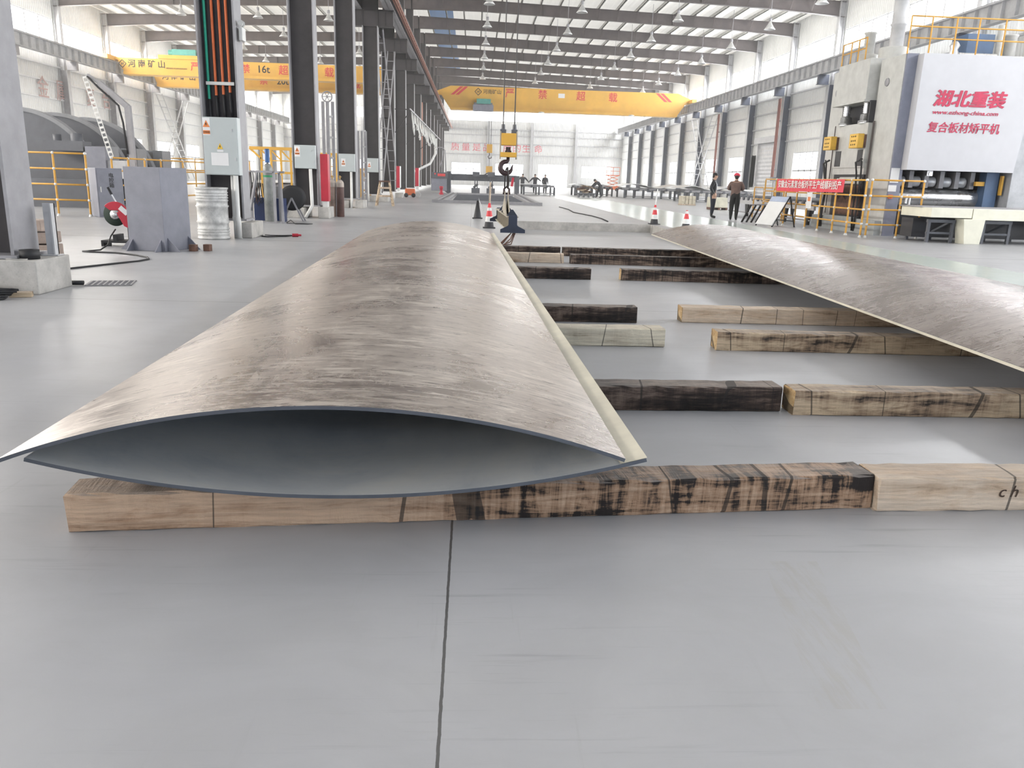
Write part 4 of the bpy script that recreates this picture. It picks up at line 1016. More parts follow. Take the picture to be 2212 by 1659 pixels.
o = c.location
def emblem(c, x, y, z, s, mt):
    m = MB(c.location)
    for a, b in (((-s, 0), (0, s)), ((0, s), (s, 0)), ((s, 0), (0, -s)), ((0, -s), (-s, 0))): m.bar((x + a[0], y, z + a[1]), (x + b[0], y, z + b[1]), .02, s * .16)
    m.bar((x - s * .2, y, z - s * .4), (x - s * .2, y, z + s * .3), .02, s * .12); m.bar((x - s * .2, y, z), (x + s * .3, y, z), .02, s * .12); m.bar((x + s * .25, y, z - s * .3), (x + s * .25, y, z + s * .4), .02, s * .12)
    m.build('emblem', mt, c)
emblem(c, .35, 90.98, 10.2, .36, INK)
text('河南矿山', .5, INK, 'lettering', c, Matrix.Translation(-o) @ at(1.85, 90.985, 10.2), depth=.004)
m = MB(o); m.box((9.0, 90.985, 9.85), (9.7, 90.998, 10.3)); m.build('rating_plate', PAPER, c)
m = MB(o); m.box((-.2, 89.9, 8.2), (2.0, 90.9, 8.8)); m.cyl((-.1, 90.4, 8.6), (1.9, 90.4, 8.6), .45, n=16); m.build('hoist_trolley', paint('hoist_grey', (.25, .25, .3)), c)
m = MB(o); m.box((.2, 89.9, 8.9), (1.7, 90.9, 9.4)); m.build('hoist_cover', GREEN, c)
m = MB(o)
for x in (7.2, 17.0): m.lathe([(.32, 0), (.3, .1), (.0, .16)], (x, 90.5, 8.2), 14)
m.build('floodlight', PVC, c)
txt1 = [('河', -28.2, 9.5, .64, INK), ('南', -27.4, 9.5, .64, INK), ('矿', -26.6, 9.5, .64, INK), ('山', -25.8, 9.5, .64, INK), ('严', -23.1, 9.42, .74, REDINK), ('禁', -19.0, 9.40, .74, REDINK), ('16t', -17.55, 9.42, .8, INK), ('超', -15.9, 9.38, .8, REDINK), ('载', -12.15, 9.34, .8, REDINK)]
c = crane('nearer yellow bridge crane of the other hall, marked 16t', 71.5, -30.0, -5.35, 8.72, 9.97, 1.2, .8, txt1, None, CRANEY, [])
emblem(c, -28.95, 71.48, 9.5, .3, INK)
o = c.location
text('HENAN KUANGSHAN', .17, INK, 'lettering', c, Matrix.Translation(-o) @ at(-24.6, 71.485, 9.25), depth=.003)
m = MB(o); m.box((-26.0, 71.4, 9.98), (-22.3, 72.6, 10.28)); m.build('trolley_frame', CRANEY, c)
m = MB(o); m.box((-24.9, 71.5, 10.3), (-23.0, 72.5, 10.75)); m.cyl((-25.3, 72, 10.5), (-23, 72, 10.5), .25, n=12); m.build('hoist', GREEN, c)
txt2 = [('河', -28.1, 9.32, .64, INK), ('南', -27.3, 9.32, .64, INK), ('矿', -26.5, 9.32, .64, INK), ('山', -25.7, 9.32, .64, INK), ('禁', -19.3, 9.25, .76, REDINK), ('20t', -17.6, 9.25, .8, INK), ('超', -15.0, 9.2, .8, REDINK), ('载', -10.9, 9.2, .8, REDINK)]
c = crane('further yellow bridge crane of the other hall, marked 20t', 78.6, -30.0, -5.35, 8.5, 9.75, 1.2, .8, txt2, None, CRANEY, [])
emblem(c, -28.85, 80.58, 9.32, .3, INK)
# high-bay lamps hanging from the rafters
LAMP = paint('lamp_reflector', (.55, .55, .54), .35, .4)
def lamp(x, y, lb):
    z = 12.42 - .045 * x if x > XC else 12.4
    c = thing('high_bay_lamp', lb, 'ceiling lamp', (x, y, z), group='high-bay lamps under the rafters')
    m = MB(); m.lathe([(.06, .0), (.12, -.14), (.24, -.34), (.36, -.5), (.35, -.5), (.0, -.2)], n=18); m.build('reflector', LAMP, c)
    m = MB(); m.lathe([(.0, .22), (.09, .2), (.1, .0), (.0, -.01)], n=12); m.build('lamp_cap', STEEL, c); m = MB(); m.cyl((0, 0, .2), (0, 0, roof_z(x) - z - .01), .015, n=6); m.build('hanging_rod', STEEL, c)
rows = [(.82, 'row nearest the middle columns'), (6.7, 'second row from the middle columns'), (12.9, 'second row from the window wall'), (18.9, 'row nearest the window wall')]
for i, y in enumerate([yy for yy in COLY if 38 < yy < 104]):
    for (x, nm) in rows: lamp(x, y - 1.9, 'high-bay lamp just before the %s rafter, in the %s' % (ORD[i + 1], nm))
for i, y in enumerate([yy for yy in COLY if 46 < yy < 90]):
    for (x, nm) in ((-10.6, 'drum hall row nearest the middle columns'), (-15.6, 'middle row of the drum hall'), (-21.0, 'outer row of the drum hall')): lamp(x, y - 1.9, 'high-bay lamp just before the %s rafter, in the %s' % (ORD[i + 1], nm))

# ------------------------------------------------------------------ hook block and lifting beam
HOOKD = paint('hook_forging', (.05, .028, .03), .45, .2)
BEIGE = paint('beige_lifting_paint', (.40, .36, .29), .55, var=.12)
DNAVY = paint('navy_lifting_plate', (.022, .03, .055), .5, var=.2)
ROPE = paint('wire_rope', (.06, .055, .055), .6)
HX, HY = .70, 17.0
c = thing('crane_hook_block', 'yellow hook block with a big dark hook, hanging over the pit', 'crane hook', (HX, HY, 1.4)); o = c.location
for (x, xt) in ((HX - .115, .60), (HX + .115, .83)):
    for dy in (-.04, .04): m = MB(o); m.cyl((x, HY + dy, 2.3), (xt, HY + dy, 9.0), .011, n=6); m.build('wire_rope', ROPE, c)
m = MB(o)
for x in (HX - .115, HX + .115): m.cyl((x, HY, 2.2), (x, HY, 2.38), .05, .035, 12); m.box((x - .06, HY - .06, 2.18), (x + .06, HY + .06, 2.28))
m.build('rope_socket', MACH, c)
m = MB(o)
for x in (HX - .165, HX + .165): m.box((x - .012, HY - .1, 1.70), (x + .012, HY + .1, 2.24))
m.build('side_strap', BEIGE, c)
m = MB(o); m.box((HX - .15, HY - .13, 1.97), (HX + .15, HY + .13, 2.205)); m.build('sheave_housing', CRANEY, c, bevel=.01)
m = MB(o); m.box((HX - .165, HY - .11, 1.74), (HX + .165, HY + .11, 1.835)); m.build('crosshead', CRANEY, c, bevel=.008)
m = MB(o); m.cyl((HX, HY, 1.835), (HX, HY, 1.87), .065, n=8); m.cyl((HX, HY, 1.87), (HX, HY, 1.94), .048, n=12); m.build('hook_nut', HOOKD, c)
m = MB(o); pts = [(0, 1.74), (0, 1.68), (-.02, 1.655)]; rads = [.032, .034, .042]
for i in range(15):
    a = math.radians(112 + i * 17.6); pts.append((-.035 + .118 * math.cos(a), 1.535 + .118 * math.sin(a))); rads.append([.044, .046, .048, .05, .052, .054, .055, .055, .053, .05, .046, .042, .037, .03, .022][i])
pts.append((.10, 1.60)); rads.append(.006)
m.tube([(HX + x, HY, z) for x, z in pts], rads, 12); m.build('hook', HOOKD, c)
m = MB(o); m.bar((HX + .02, HY, 1.63), (HX + .065, HY, 1.54), .012, .02); m.build('safety_latch', SILVER, c)
# sling and lifting beam
c = thing('wire_rope_sling', 'doubled dark sling from the hook down to the lifting beam shackle', 'sling', (HX, HY + .3, 1.0)); o = c.location
m = MB(o)
for r_, pp in ((.013, ((-.045, .3, 1.12), (-.05, .16, 1.3), (-.045, .09, 1.42), (-.03, .05, 1.505), (-.02, 0, 1.53), (0, -.05, 1.505), (.01, -.092, 1.42), (.02, -.06, 1.33), (.03, .05, 1.27), (.03, .3, 1.12))), (.018, ((.02, .3, 1.12), (.01, .16, 1.33), (.0, .1, 1.45), (.0, .04, 1.525), (.0, -.01, 1.53)))):
    m.tube([(HX + a, HY + b, z) for a, b, z in pp], r_, 8)
m.build('sling_rope', ROPE, c)
m = MB(o); m.cyl((HX + .09, HY, 1.16), (HX + .115, HY, 1.34), .026, n=10); m.build('red_tag', RED, c)
m = MB(o); m.tube([(HX - .05, HY + .3, 1.02), (HX - .055, HY + .3, 1.1), (HX - .0, HY + .3, 1.15), (HX + .055, HY + .3, 1.1), (HX + .05, HY + .3, 1.02)], .022, 8); m.cyl((HX - .08, HY + .3, 1.01), (HX + .08, HY + .3, 1.01), .02, n=8); m.build('shackle', HOOKD, c)
c = thing('lifting_beam', 'beige lifting beam with navy end plates, hanging from the crane hook', 'lifting beam', (.72, 18.0, .3)); o = c.location
def bx(y): return .785 - (y - 16.0) * (.785 - .665) / 4.1
ya, yb = 16.0, 20.1
m = MB(o)
for z in (.33, .585): m.bar((bx(ya), ya, z), (bx(yb), yb, z), .22, .022)
m.bar((bx(ya), ya, .46), (bx(yb), yb, .46), .016, .25)
for k in range(1, 6): y = ya + (yb - ya) * k / 6; m.box((bx(y) - .105, y - .01, .34), (bx(y) + .105, y + .01, .575))
m.build('beam_body', BEIGE, c)
for y, s in ((ya - .02, 1), (yb + .02, 1)):
    m = MB(o); x = bx(y); m.prism([(x - .245, .28), (x + .245, .28), (x + .245, .345), (x + .10, .415), (x + .085, .44), (x + .085, .60), (x + .07, .615), (x - .07, .615), (x - .085, .60), (x - .085, .44), (x - .10, .415), (x - .245, .345)], 'Y', y - .014, y + .014); m.build('end_plate', DNAVY, c)
for k in range(4):
    m = MB(o); y = 16.25 + k * .85; x = bx(y); m.prism([(x - .11, .597), (x + .11, .597), (x + .02, .72), (x - .02, .72)], 'Y', y - .01, y + .01); m.build('gusset', DNAVY, c)
for k, dx in enumerate((-.035, .035)):
    m = MB(o); x = HX + dx; m.prism([(16.3, .60), (18.6, .60), (HY + .36, .92), (HY + .33, 1.06), (HY + .27, 1.06), (HY + .22, .92)], 'X', x - .012, x + .012); m.build('lifting_lug', BEIGE, c)
for k in range(3):
    m = MB(); r2 = random.Random(k); m.tube([(.80 + .02 * k, 16.06, .27), (.74 + .01 * k, 15.95, .16 - .05 * k), (.60 - .03 * k, 15.85, .04), (.50 + .02 * k, 15.9, .03), (.58 + .02 * k, 16.0, .10), (.76, 16.08, .27)], .011, 7)
    if k == 0: c = thing('choker_sling', 'brown choker ropes trailing to the floor below the lifting beam', 'sling')
    m.build('rope_loop', RUST, c)

# ------------------------------------------------------------------ traffic cones
CW = paint('cone_white', (.75, .75, .74), .5)
CR = paint('cone_red', (.68, .05, .06), .5)
CB = paint('cone_black_base', (.03, .03, .035), .6)
def cone(lb, x, y, pole=None, dark=False, h=.62):
    c = thing('traffic_cone', lb, 'traffic cone', (x, y, 0), group='traffic cones round the pit')
    def rr(z): return .135 * (1 - z / h) + .03 * z / h
    if dark:
        m = MB(); m.lathe([(.13, .02), (.03, h), (.0, h)], n=18); m.build('cone_body', CB, c)
    else:
        for a, b, mt, nm in ((.02, .17, CB, 'black_skirt'), (.17, .31, CW, 'white_band'), (.31, .46, CR, 'red_band'), (.46, .54, CW, 'white_band'), (.54, h, CR, 'red_band')):
            m = MB(); m.lathe([(rr(a), a), (rr(b), b)] + ([(0, b)] if b == h else []), n=18); m.build(nm, mt, c)
    m = MB(); m.box((-.17, -.17, 0), (.17, .17, .025)); m.build('base', CB, c, bevel=.01)
    return c
cone('red and white cone with a pale stick, at the far corner of the pit', 5.92, 26.35)
cone('shorter red and white cone without a stick, by the far plates', 6.3, 23.8, h=.56)
cone('red and white cone with a wooden stick, near the lifting beam', .44, 22.0, h=.66)
cone('black cone draped with a white bag', .15, 27.0, dark=True, h=.58)
m = MB(); m.cyl((5.92, 26.35, .6), (5.96, 26.35, 1.12), .02, n=8); m.build('stick', CW, label='pale stick standing in the top of the cone at the far pit corner', cat='stick')
m = MB(); m.cyl((.44, 22.0, .64), (.46, 22.0, 1.2), .024, n=8); m.build('stick', T_TAN, label='wooden stick standing in the top of the cone near the lifting beam', cat='stick')
m = MB(); m.add([(.17, 26.85, .68), (.26, 26.86, .42), (.38, 26.84, .26), (.35, 26.84, .3), (.22, 26.85, .5), (.17, 27.04, .68), (.27, 27.0, .42), (.36, 26.98, .26), (.33, 26.9, .3), (.235, 26.95, .5)], [(0, 1, 2, 3, 4), (5, 9, 8, 7, 6), (0, 5, 6, 1), (1, 6, 7, 2), (2, 7, 8, 3), (3, 8, 9, 4), (4, 9, 5, 0)])
m.build('plastic_bag', CW, label='white plastic scrap hanging over the black cone', cat='plastic bag')
m = MB(); m.tube([(4.25, 40.2, .015), (4.35, 37, .015), (4.2, 34, .015), (4.55, 31, .015), (4.6, 29, .015), (4.5, 27.0, .015)], .022, 6); m.build('floor_cable', BLACK, label='dark cable lying across the pale floor beyond the pit', cat='cable')

# ------------------------------------------------------------------ yellow pipe fences
def fence(lb, posts, zs, extra=None, name='pipe_railing'):
    """posts: (x, y) feet in order; rails at heights zs between neighbours"""
    c = thing(name, lb, 'railing', (*posts[0], 0)); o = c.location
    for x, y in posts: m = MB(o); m.cyl((x, y, .03), (x, y, zs[0]), .027, n=10); m.build('post', YEL, c)
    for z in zs:
        m = MB(o); m.tube([(x, y, z) for x, y in posts], .025, 10, smooth=True); m.build('rail', YEL, c)
    m = MB(o)
    for x, y in posts:
        m.lathe([(.055, 0), (.045, .03), (.032, .06)], (x, y, 0), 10)
        for z in zs: m.sphere((x, y, z), .043, 10, 6)
    f = m.build('clamp_fitting', FIT, c); f['kind'] = 'stuff'
    return c
fence('yellow pipe railing along the lane in front of the press', [(10.87, 30.2), (10.87, 29.1), (10.87, 28.1), (10.87, 27.1), (10.87, 26.2), (10.87, 25.2), (10.87, 24.15), (10.87, 23.2), (10.87, 22.3)], (1.56, 1.14, .76, .37))
fence('yellow pipe railing turning the corner towards the cream table', [(11.02, 22.3), (11.9, 22.3), (12.5, 22.3)], (1.57, 1.14, .77, .36))
fence('yellow pipe railing behind the banner, beside the roller conveyor', [(11.45, 33.0), (11.45, 31.9), (11.45, 30.8), (11.45, 29.8)], (1.25, .8, .37))
# banner on the railing
BAN = paint('banner_red', (.72, .07, .10), .7, var=.08)
c = thing('banner', 'red cloth banner with white writing tied along the yellow railing', 'banner', (10.83, 26.2, 1.2)); o = c.location
m = MB(o); n = 30; vs = []; fs = []
for i in range(n + 1):
    y = 23.55 + 5.35 * i / n; s = -.012 + .010 * math.sin(i * 1.3)
    for (z, dx) in ((1.575 - .015 * math.sin(PI * i / n), 0), (1.20 - .05 * (1 - abs(2 * i / n - 1)) * .4 - (.03 if i > n * .6 else 0), s)):
        vs += [(10.812 + dx, y, z), (10.816 + dx, y, z)]
for i in range(n):
    a = i * 4; b = a + 4
    fs += [(a, a + 2, b + 2, b), (a + 1, b + 1, b + 3, a + 3), (a, b, b + 1, a + 1), (a + 2, a + 3, b + 3, b + 2)]
m.add(vs, fs); m.build('cloth', BAN, c)
WTX = paint('white_lettering', (.8, .8, .78), .6)
text('安徽金元素复合板矫平生产线顺利投产', .27, WTX, 'lettering', c, Matrix.Translation(-o) @ plane_to((10.785, 26.2, 1.385), (0, -1, 0), (0, 0, 1)), depth=.002, bold=.01, sx=1.10)
m = MB(); m.box((-.004, -.2, 0), (.004, .2, .5)); o = m.build('notice_card', PAPER, label='white notice card hung on the railing below the banner', cat='notice'); o.location = (10.80, 25.9, .66)
m = MB(); m.box((0, -.11, .23), (.002, .11, .36)); k = m.build('red_panel', WARN, o); k.location = (-.0065, 0, 0)
# leaning information board
c = thing('information_board', 'white information board leaning towards the railing', 'notice board', (10.05, 27.3, 0), rz=.25)
m = MB(); m.add([(-.28, -.62, .06), (-.28, .32, .06), (.30, .36, .98), (.30, -.6, .98), (-.25, -.62, .04), (-.25, .32, .04), (.33, .36, .96), (.33, -.6, .96)], [(0, 1, 2, 3), (7, 6, 5, 4), (0, 4, 5, 1), (1, 5, 6, 2), (2, 6, 7, 3), (3, 7, 4, 0)])
m.build('panel', PAPER, c)
m = MB(); m.add([(.19, .34, .815), (.19, -.6, .815), (.295, -.6, .982), (.295, .35, .982), (.188, .34, .818), (.188, -.6, .818), (.293, -.6, .985), (.293, .35, .985)], [(0, 1, 2, 3), (7, 6, 5, 4), (0, 4, 5, 1), (1, 5, 6, 2), (2, 6, 7, 3), (3, 7, 4, 0)]); m.build('header', paint('board_header', (.42, .48, .62)), c)
m = MB()
for y in (-.6, .32): m.bar((-.26, y, 0), (.34, y, 1.0), .035, .035); m.bar((.34, y, 1.0), (.62, y, 0), .03, .03)
m.bar((.55, -.6, .2), (.55, .32, .2), .03, .03); m.build('frame', BLACK, c)
m = MB()
for k in range(4): m.bar((9.9 + .16 * k, 29.6 - .05 * k, 0), (10.25 + .16 * k, 29.75 - .05 * k, .62), .05, .05)
c = thing('trestle_stand', 'dark folding stand with slanting legs left of the information board', 'stand'); m.build('legs', BLACK, c)
m = MB(); m.bar((10.2, 29.8, .62), (10.85, 29.6, .66), .05, .05); m.build('top_bar', STEEL, c)

# ------------------------------------------------------------------ plate levelling press
PGREY = paint('press_light_grey', (.50, .50, .48), .45, var=.1)
PBLUE = paint('press_blue_grey', (.20, .21, .27), .45, var=.1)
PWHITE = paint('press_white_panel', (.50, .50, .525), .4, var=.03)
PDARK = paint('press_shadow_parts', (.03, .03, .035), .5)  # near-black: shade inside the press openings is put into this colour
CREAM = paint('cream_chequer_plate', (.74, .72, .60), .45, var=.06)
PB2 = paint('press_blue_part', (.08, .14, .25), .5)
ROLLM = paint('backing_roll_steel', (.55, .56, .58), .45, .5, var=.1)
c = thing('levelling_press', 'huge grey plate levelling press with a white panel of red lettering', 'press machine', (14.0, 25.5, 0)); o = c.location
X0, X1, Yf, Yb, ZT = 12.0, 16.6, 23.35, 27.9, 5.02
m = MB(o); m.box((X0, Yf, 0), (X0 + .32, 24.72, ZT)); m.box((X0, 26.95, 0), (X0 + .32, Yb, ZT)); m.build('side_upright', PGREY, c, bevel=.012)
m = MB(o); m.box((X0 + .02, Yf - .05, 0), (X0 + .36, Yf, ZT)); m.build('front_edge', PBLUE, c)
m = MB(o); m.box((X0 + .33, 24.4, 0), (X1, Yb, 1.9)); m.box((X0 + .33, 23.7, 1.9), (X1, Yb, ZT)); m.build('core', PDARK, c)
m = MB(o); m.box((11.72, 24.85, 3.92), (X0 + .3, 26.95, ZT + .08)); m.box((11.66, 24.80, 3.86), (X0 + .2, 27.0, 3.93)); m.build('crosshead', PGREY, c, bevel=.01)
for k, y in enumerate((25.15, 26.5)):
    m = MB(o); m.lathe([(.22, 3.26), (.22, 3.34), (.17, 3.35), (.17, 3.52), (.13, 3.54)] + [p for j in range(6) for p in ((.09, 3.55 + j * .055), (.12, 3.575 + j * .055))] + [(.09, 3.9)], (11.95, y, 0), 18); m.build('press_screw', SILVER, c)
m = MB(o); m.box((11.86, 24.75, 1.95), (X0 + .3, 26.92, 3.27)); m.build('slide_block', PGREY, c, bevel=.01)
m = MB(o); m.box((11.9, 24.74, 1.75), (X0 + .3, 26.95, 1.95)); m.build('slide_base', PGREY, c)
for y0, y1 in ((24.86, 25.2), (26.35, 26.75)): m = MB(o); m.box((11.85, y0, 2.0), (11.87, y1, 2.48)); m.build('painted_opening_shade', PDARK, c)  # flat dark sheets paint the shade of two openings
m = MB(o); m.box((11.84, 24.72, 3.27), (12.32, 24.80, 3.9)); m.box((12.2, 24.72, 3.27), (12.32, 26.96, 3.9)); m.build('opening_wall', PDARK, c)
for k, y in enumerate((25.0, 26.88)):
    b = MB(o); b.box((11.58, y - .28, 2.52), (11.78, y + .28, 2.94)); bb = b.build('junction_box', paint('junction_yellow', (.70, .42, .06), .45), c, bevel=.015)
    b = MB(o); b.box((11.78, y - .26, 2.54), (11.86, y + .26, 2.92)); b.build('junction_back', RUST, c)
    for z in (2.62, 2.73, 2.86):
        for dy in (-.12, 0, .12): b = MB(o); b.cyl((11.57, y + dy, z), (11.582, y + dy, z), .022, n=10); b.build('cable_gland', INK, bb)
for k, y in enumerate((24.2, 27.5)): b = MB(o); b.lathe([(.06, 0), (.11, 0), (.12, .03), (.06, .03)], (11.97, y, 4.35), 16, 'X'); b.build('lifting_eye', STEEL, c)
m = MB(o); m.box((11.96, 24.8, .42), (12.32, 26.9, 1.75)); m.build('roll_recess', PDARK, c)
m = MB(o); m.prism([(24.85, .5), (26.6, .5), (26.6, 1.15), (26.3, .98), (26.05, 1.12), (25.8, .96), (25.5, 1.12), (25.2, .98), (24.85, 1.1)], 'X', 11.93, 11.99); m.build('stained_guide', RUST, c)
m = MB(o); m.box((11.9, 24.9, 1.2), (11.99, 26.5, 1.42)); m.build('stained_beam', RUST, c)
for z in (1.5, 1.62): m = MB(o); m.cyl((11.88, 24.85, z), (11.88, 26.2, z), .05, n=12); m.build('guide_bar', FIT, c)
m = MB(o); m.box((11.8, 23.4, 0), (12.32, 27.9, .42)); m.box((11.78, 24.8, .38), (11.9, 26.9, .46)); m.build('base_plinth', paint('press_plinth', (.36, .38, .38)), c)
# hoses on both sides of the slide
for k, (y, s) in enumerate(((24.72, 1), (24.62, -1), (27.0, 1), (27.12, -1), (27.05, 1))):
    b = MB(o); r2 = random.Random(k); b.tube([(11.75, y - .1 * s, 2.2), (11.68, y + .15 * s, 2.1), (11.72, y + .1 * s, 1.8), (11.74 + .02 * k, y + .04 * s, 1.2), (11.74, y + .1 * r2.uniform(-1, 1), .6), (11.78, y + .05, .05)], .028, 8); b.build('hydraulic_hose', BLACK, c)
for y in (24.55, 24.62, 27.22): m = MB(o); m.cyl((11.95, y, .5), (11.95, y, 3.3), .018, n=8); m.build('pipework', BROWN, c)
# front with the panel
m = MB(o); m.add([(12.30, 22.98, 1.885), (15.44, 22.98, 1.885), (15.72, 22.98, 4.99), (12.33, 22.98, 4.99), (12.30, 23.3, 1.885), (15.44, 23.3, 1.885), (15.72, 23.3, 4.99), (12.33, 23.3, 4.99)], [(0, 1, 2, 3), (7, 6, 5, 4), (0, 4, 5, 1), (1, 5, 6, 2), (2, 6, 7, 3), (3, 7, 4, 0)]); pn = m.build('front_panel', PWHITE, c)
PRED = paint('panel_red_lettering', (.46, .02, .07), .5)
hl = text('湖北重装', .46, PRED, 'company_lettering', pn, Matrix.Translation(-o) @ at(13.80, 22.97, 3.80), shear=.18, depth=.003, bold=.014, sx=1.12)
bm = bmesh.new()
for dx, dz, dy in ((0, 0, 0), (.013, .0, -.0004), (-.013, .0, -.0008), (0, .008, -.0012), (0, -.008, -.0016)):      # heavy strokes
    t_ = hl.data.copy(); t_.transform(Matrix.Translation((dx, dy, dz))); bm.from_mesh(t_); bpy.data.meshes.remove(t_)
bm.to_mesh(hl.data); bm.free()
text('www.ezhong-china.com', .155, PRED, 'web_address', pn, Matrix.Translation(-o) @ at(13.74, 22.97, 3.46), shear=.2, depth=.003, bold=.012, sx=1.28)
text('复合板材矫平机', .30, PRED, 'machine_name', pn, Matrix.Translation(-o) @ at(13.76, 22.97, 3.04), shear=.12, depth=.003, bold=.014)
m = MB(o); m.box((15.5, 23.1, 0), (16.6, 24.4, 5.0)); m.build('right_housing', paint('housing_grey', (.42, .43, .45)), c, bevel=.012)
m = MB(o); m.box((14.98, 23.45, .9), (15.36, 23.8, 1.9)); m.build('blue_guide', PB2, c)
m = MB(o); m.box((15.36, 23.3, 1.25), (15.42, 23.4, 1.8)); m.build('yellow_guard', CRANEY, c); m = MB(o); m.box((14.72, 23.5, 1.5), (14.98, 23.6, 1.62)); m.build('yellow_guard', CRANEY, c)
m = MB(o); m.lathe([(0, 0), (.12, 0), (.14, .03), (.252, .04), (.256, .06), (.256, 2.64), (.25, 2.68), (.12, 2.70), (0, 2.70)], (12.46, 23.95, 1.12), 40, 'X'); m.build('bottom_roll', SILVER, c)
for k in range(5):
    x = 12.5 + .465 * k; m = MB(o); m.lathe([(0, 0), (.13, .0), (.15, .02), (.15, .24), (.13, .26), (0, .26)], (x - .02, 23.9, 1.58), 24, 'X'); m.build('backing_roll', ROLLM, c)
for k in range(5): m = MB(o); m.box((12.8 + .465 * k, 23.7, 1.4), (12.93 + .465 * k, 24.2, 1.88)); m.build('roll_bracket', STEEL, c)
m = MB(o); m.box((13.15, 23.4, 1.74), (13.32, 23.6, 1.9)); m.cyl((13.24, 23.38, 1.8), (13.24, 23.42, 1.8), .05); m.build('clamp_block', SILVER, c)
m = MB(o); m.box((12.02, Yf - .062, 1.52), (12.27, Yf - .052, 1.93)); m.box((12.0, Yf - .062, 1.27), (12.24, Yf - .052, 1.45)); m.build('blank_notice', PAPER, c)
m = MB(o); m.box((12.03, Yf - .12, 1.07), (12.14, Yf - .06, 1.18)); m.build('emergency_stop_box', ORANGE, c); m = MB(o); m.cyl((12.085, Yf - .14, 1.125), (12.085, Yf - .12, 1.125), .025); m.build('stop_button', RED, c)
m = MB(o); m.cyl((12.4, 22.95, .95), (12.4, 22.95, 1.2), .03); m.build('valve_stem', SILVER, c); m = MB(o); m.cyl((12.5, 22.95, .9), (12.5, 22.95, 1.15), .03); m.build('valve_stem', SILVER, c)
# on top: railings, cylinders, tanks
def toprail(lb, posts, z0, zs):
    m = MB(o)
    for (x, y) in posts: m.cyl((x, y, z0), (x, y, zs[0]), .022, n=8)
    for z in zs: m.tube([(x, y, z) for x, y in posts], .02, 8)
    m.build(lb, YEL, c)
toprail('top_railing', [(11.8, 27.0), (11.8, 26.4), (11.8, 25.9), (11.8, 25.4)], 5.02, (5.75, 5.45))
toprail('top_railing', [(12.0, 23.3), (12.6, 23.3), (13.3, 23.3), (13.95, 23.3), (14.7, 23.3), (15.5, 23.3), (16.3, 23.3)], 5.0, (5.98, 5.72, 5.42))
m = MB(o); m.lathe([(.42, 5.05), (.42, 5.42), (.38, 5.45), (.3, 5.45)], (12.55, 25.2, 0), 22); m.lathe([(.3, 5.05), (.3, 5.35), (.2, 5.38)], (12.2, 26.1, 0), 18); m.lathe([(.16, 5.05), (.16, 6.0), (.19, 6.02), (.19, 6.06), (0, 6.06)], (12.35, 26.4, 0), 16); m.build('top_cylinder', PGREY, c)
m = MB(o); m.lathe([(.2, 5.3), (.2, 6.05), (.23, 6.08), (.23, 6.12), (.2, 6.14), (.2, 6.9), (.23, 6.92), (.23, 6.96), (.2, 6.98), (.2, 8.0), (0, 8.0)], (12.6, 25.2, 0), 20); m.build('accumulator_tube', LSTEEL, c)
m = MB(o); m.box((14.2, 24.2, 5.0), (15.0, 25.0, 5.75)); m.build('oil_tank', PB2, c)
m = MB(o); m.lathe([(.2, 5.0), (.2, 5.7), (.23, 5.72), (.23, 5.76), (0, 5.76)], (15.5, 24.3, 0), 18); m.lathe([(.09, 5.0), (.09, 6.0), (0, 6.0)], (15.15, 24.2, 0), 12); m.lathe([(.22, 5.0), (.22, 5.9), (.25, 5.92), (0, 5.95)], (16.4, 24.3, 0), 18); m.build('top_cylinder', PGREY, c)
m = MB(o); m.lathe([(.1, 5.0), (.13, 5.1), (.09, 5.2), (.14, 5.3), (.06, 5.42), (0, 5.42)], (13.5, 23.6, 0), 12); m.cyl((13.7, 23.7, 5.08), (14.8, 23.7, 5.08), .07, n=10); m.build('pump', SILVER, c)
# cream chequer-plate table in front
c = thing('feed_table', 'cream chequer-plate feed table on a broad leg, before the press roll', 'machine table', (14.2, 20.9, 0)); o = c.location
m = MB(o); m.box((11.85, 20.6, .66), (12.95, 22.1, .90)); m.box((12.97, 20.6, .62), (17.0, 22.1, .90)); m.build('apron', CREAM, c, bevel=.008)
m = MB(o); m.prism([(12.72, .64), (13.30, .64), (13.24, .0), (12.82, 0)], 'Y', 20.55, 20.95); m.build('broad_leg', CREAM, c, bevel=.006)
m = MB(o); m.box((11.8, 21.0, .90), (17.0, 22.15, .93)); m.build('table_top', STEEL, c)
for xa, xb in ((11.95, 12.7), (13.45, 14.25), (14.9, 15.9)):
    m = MB(o); m.bar((xa, 20.9, .56), (xb, 20.9, .56), .08, .08); m.bar((xa, 20.9, .25), (xb, 20.9, .25), .05, .05)
    for x in (xa + .05, xb - .05): m.bar((x, 20.9, 0), (x, 20.9, .56), .07, .07); m.bar((x, 21.9, 0), (x, 21.9, .56), .07, .07)
    m.bar((xb - .12, 20.9, .55), (xb - .3, 21.8, .1), .05, .05)
    m.build('under_frame', MACH, c)
m = MB(o); m.box((11.9, 21.5, .1), (16.9, 22.1, .6)); m.build('gear_trough', PDARK, c)
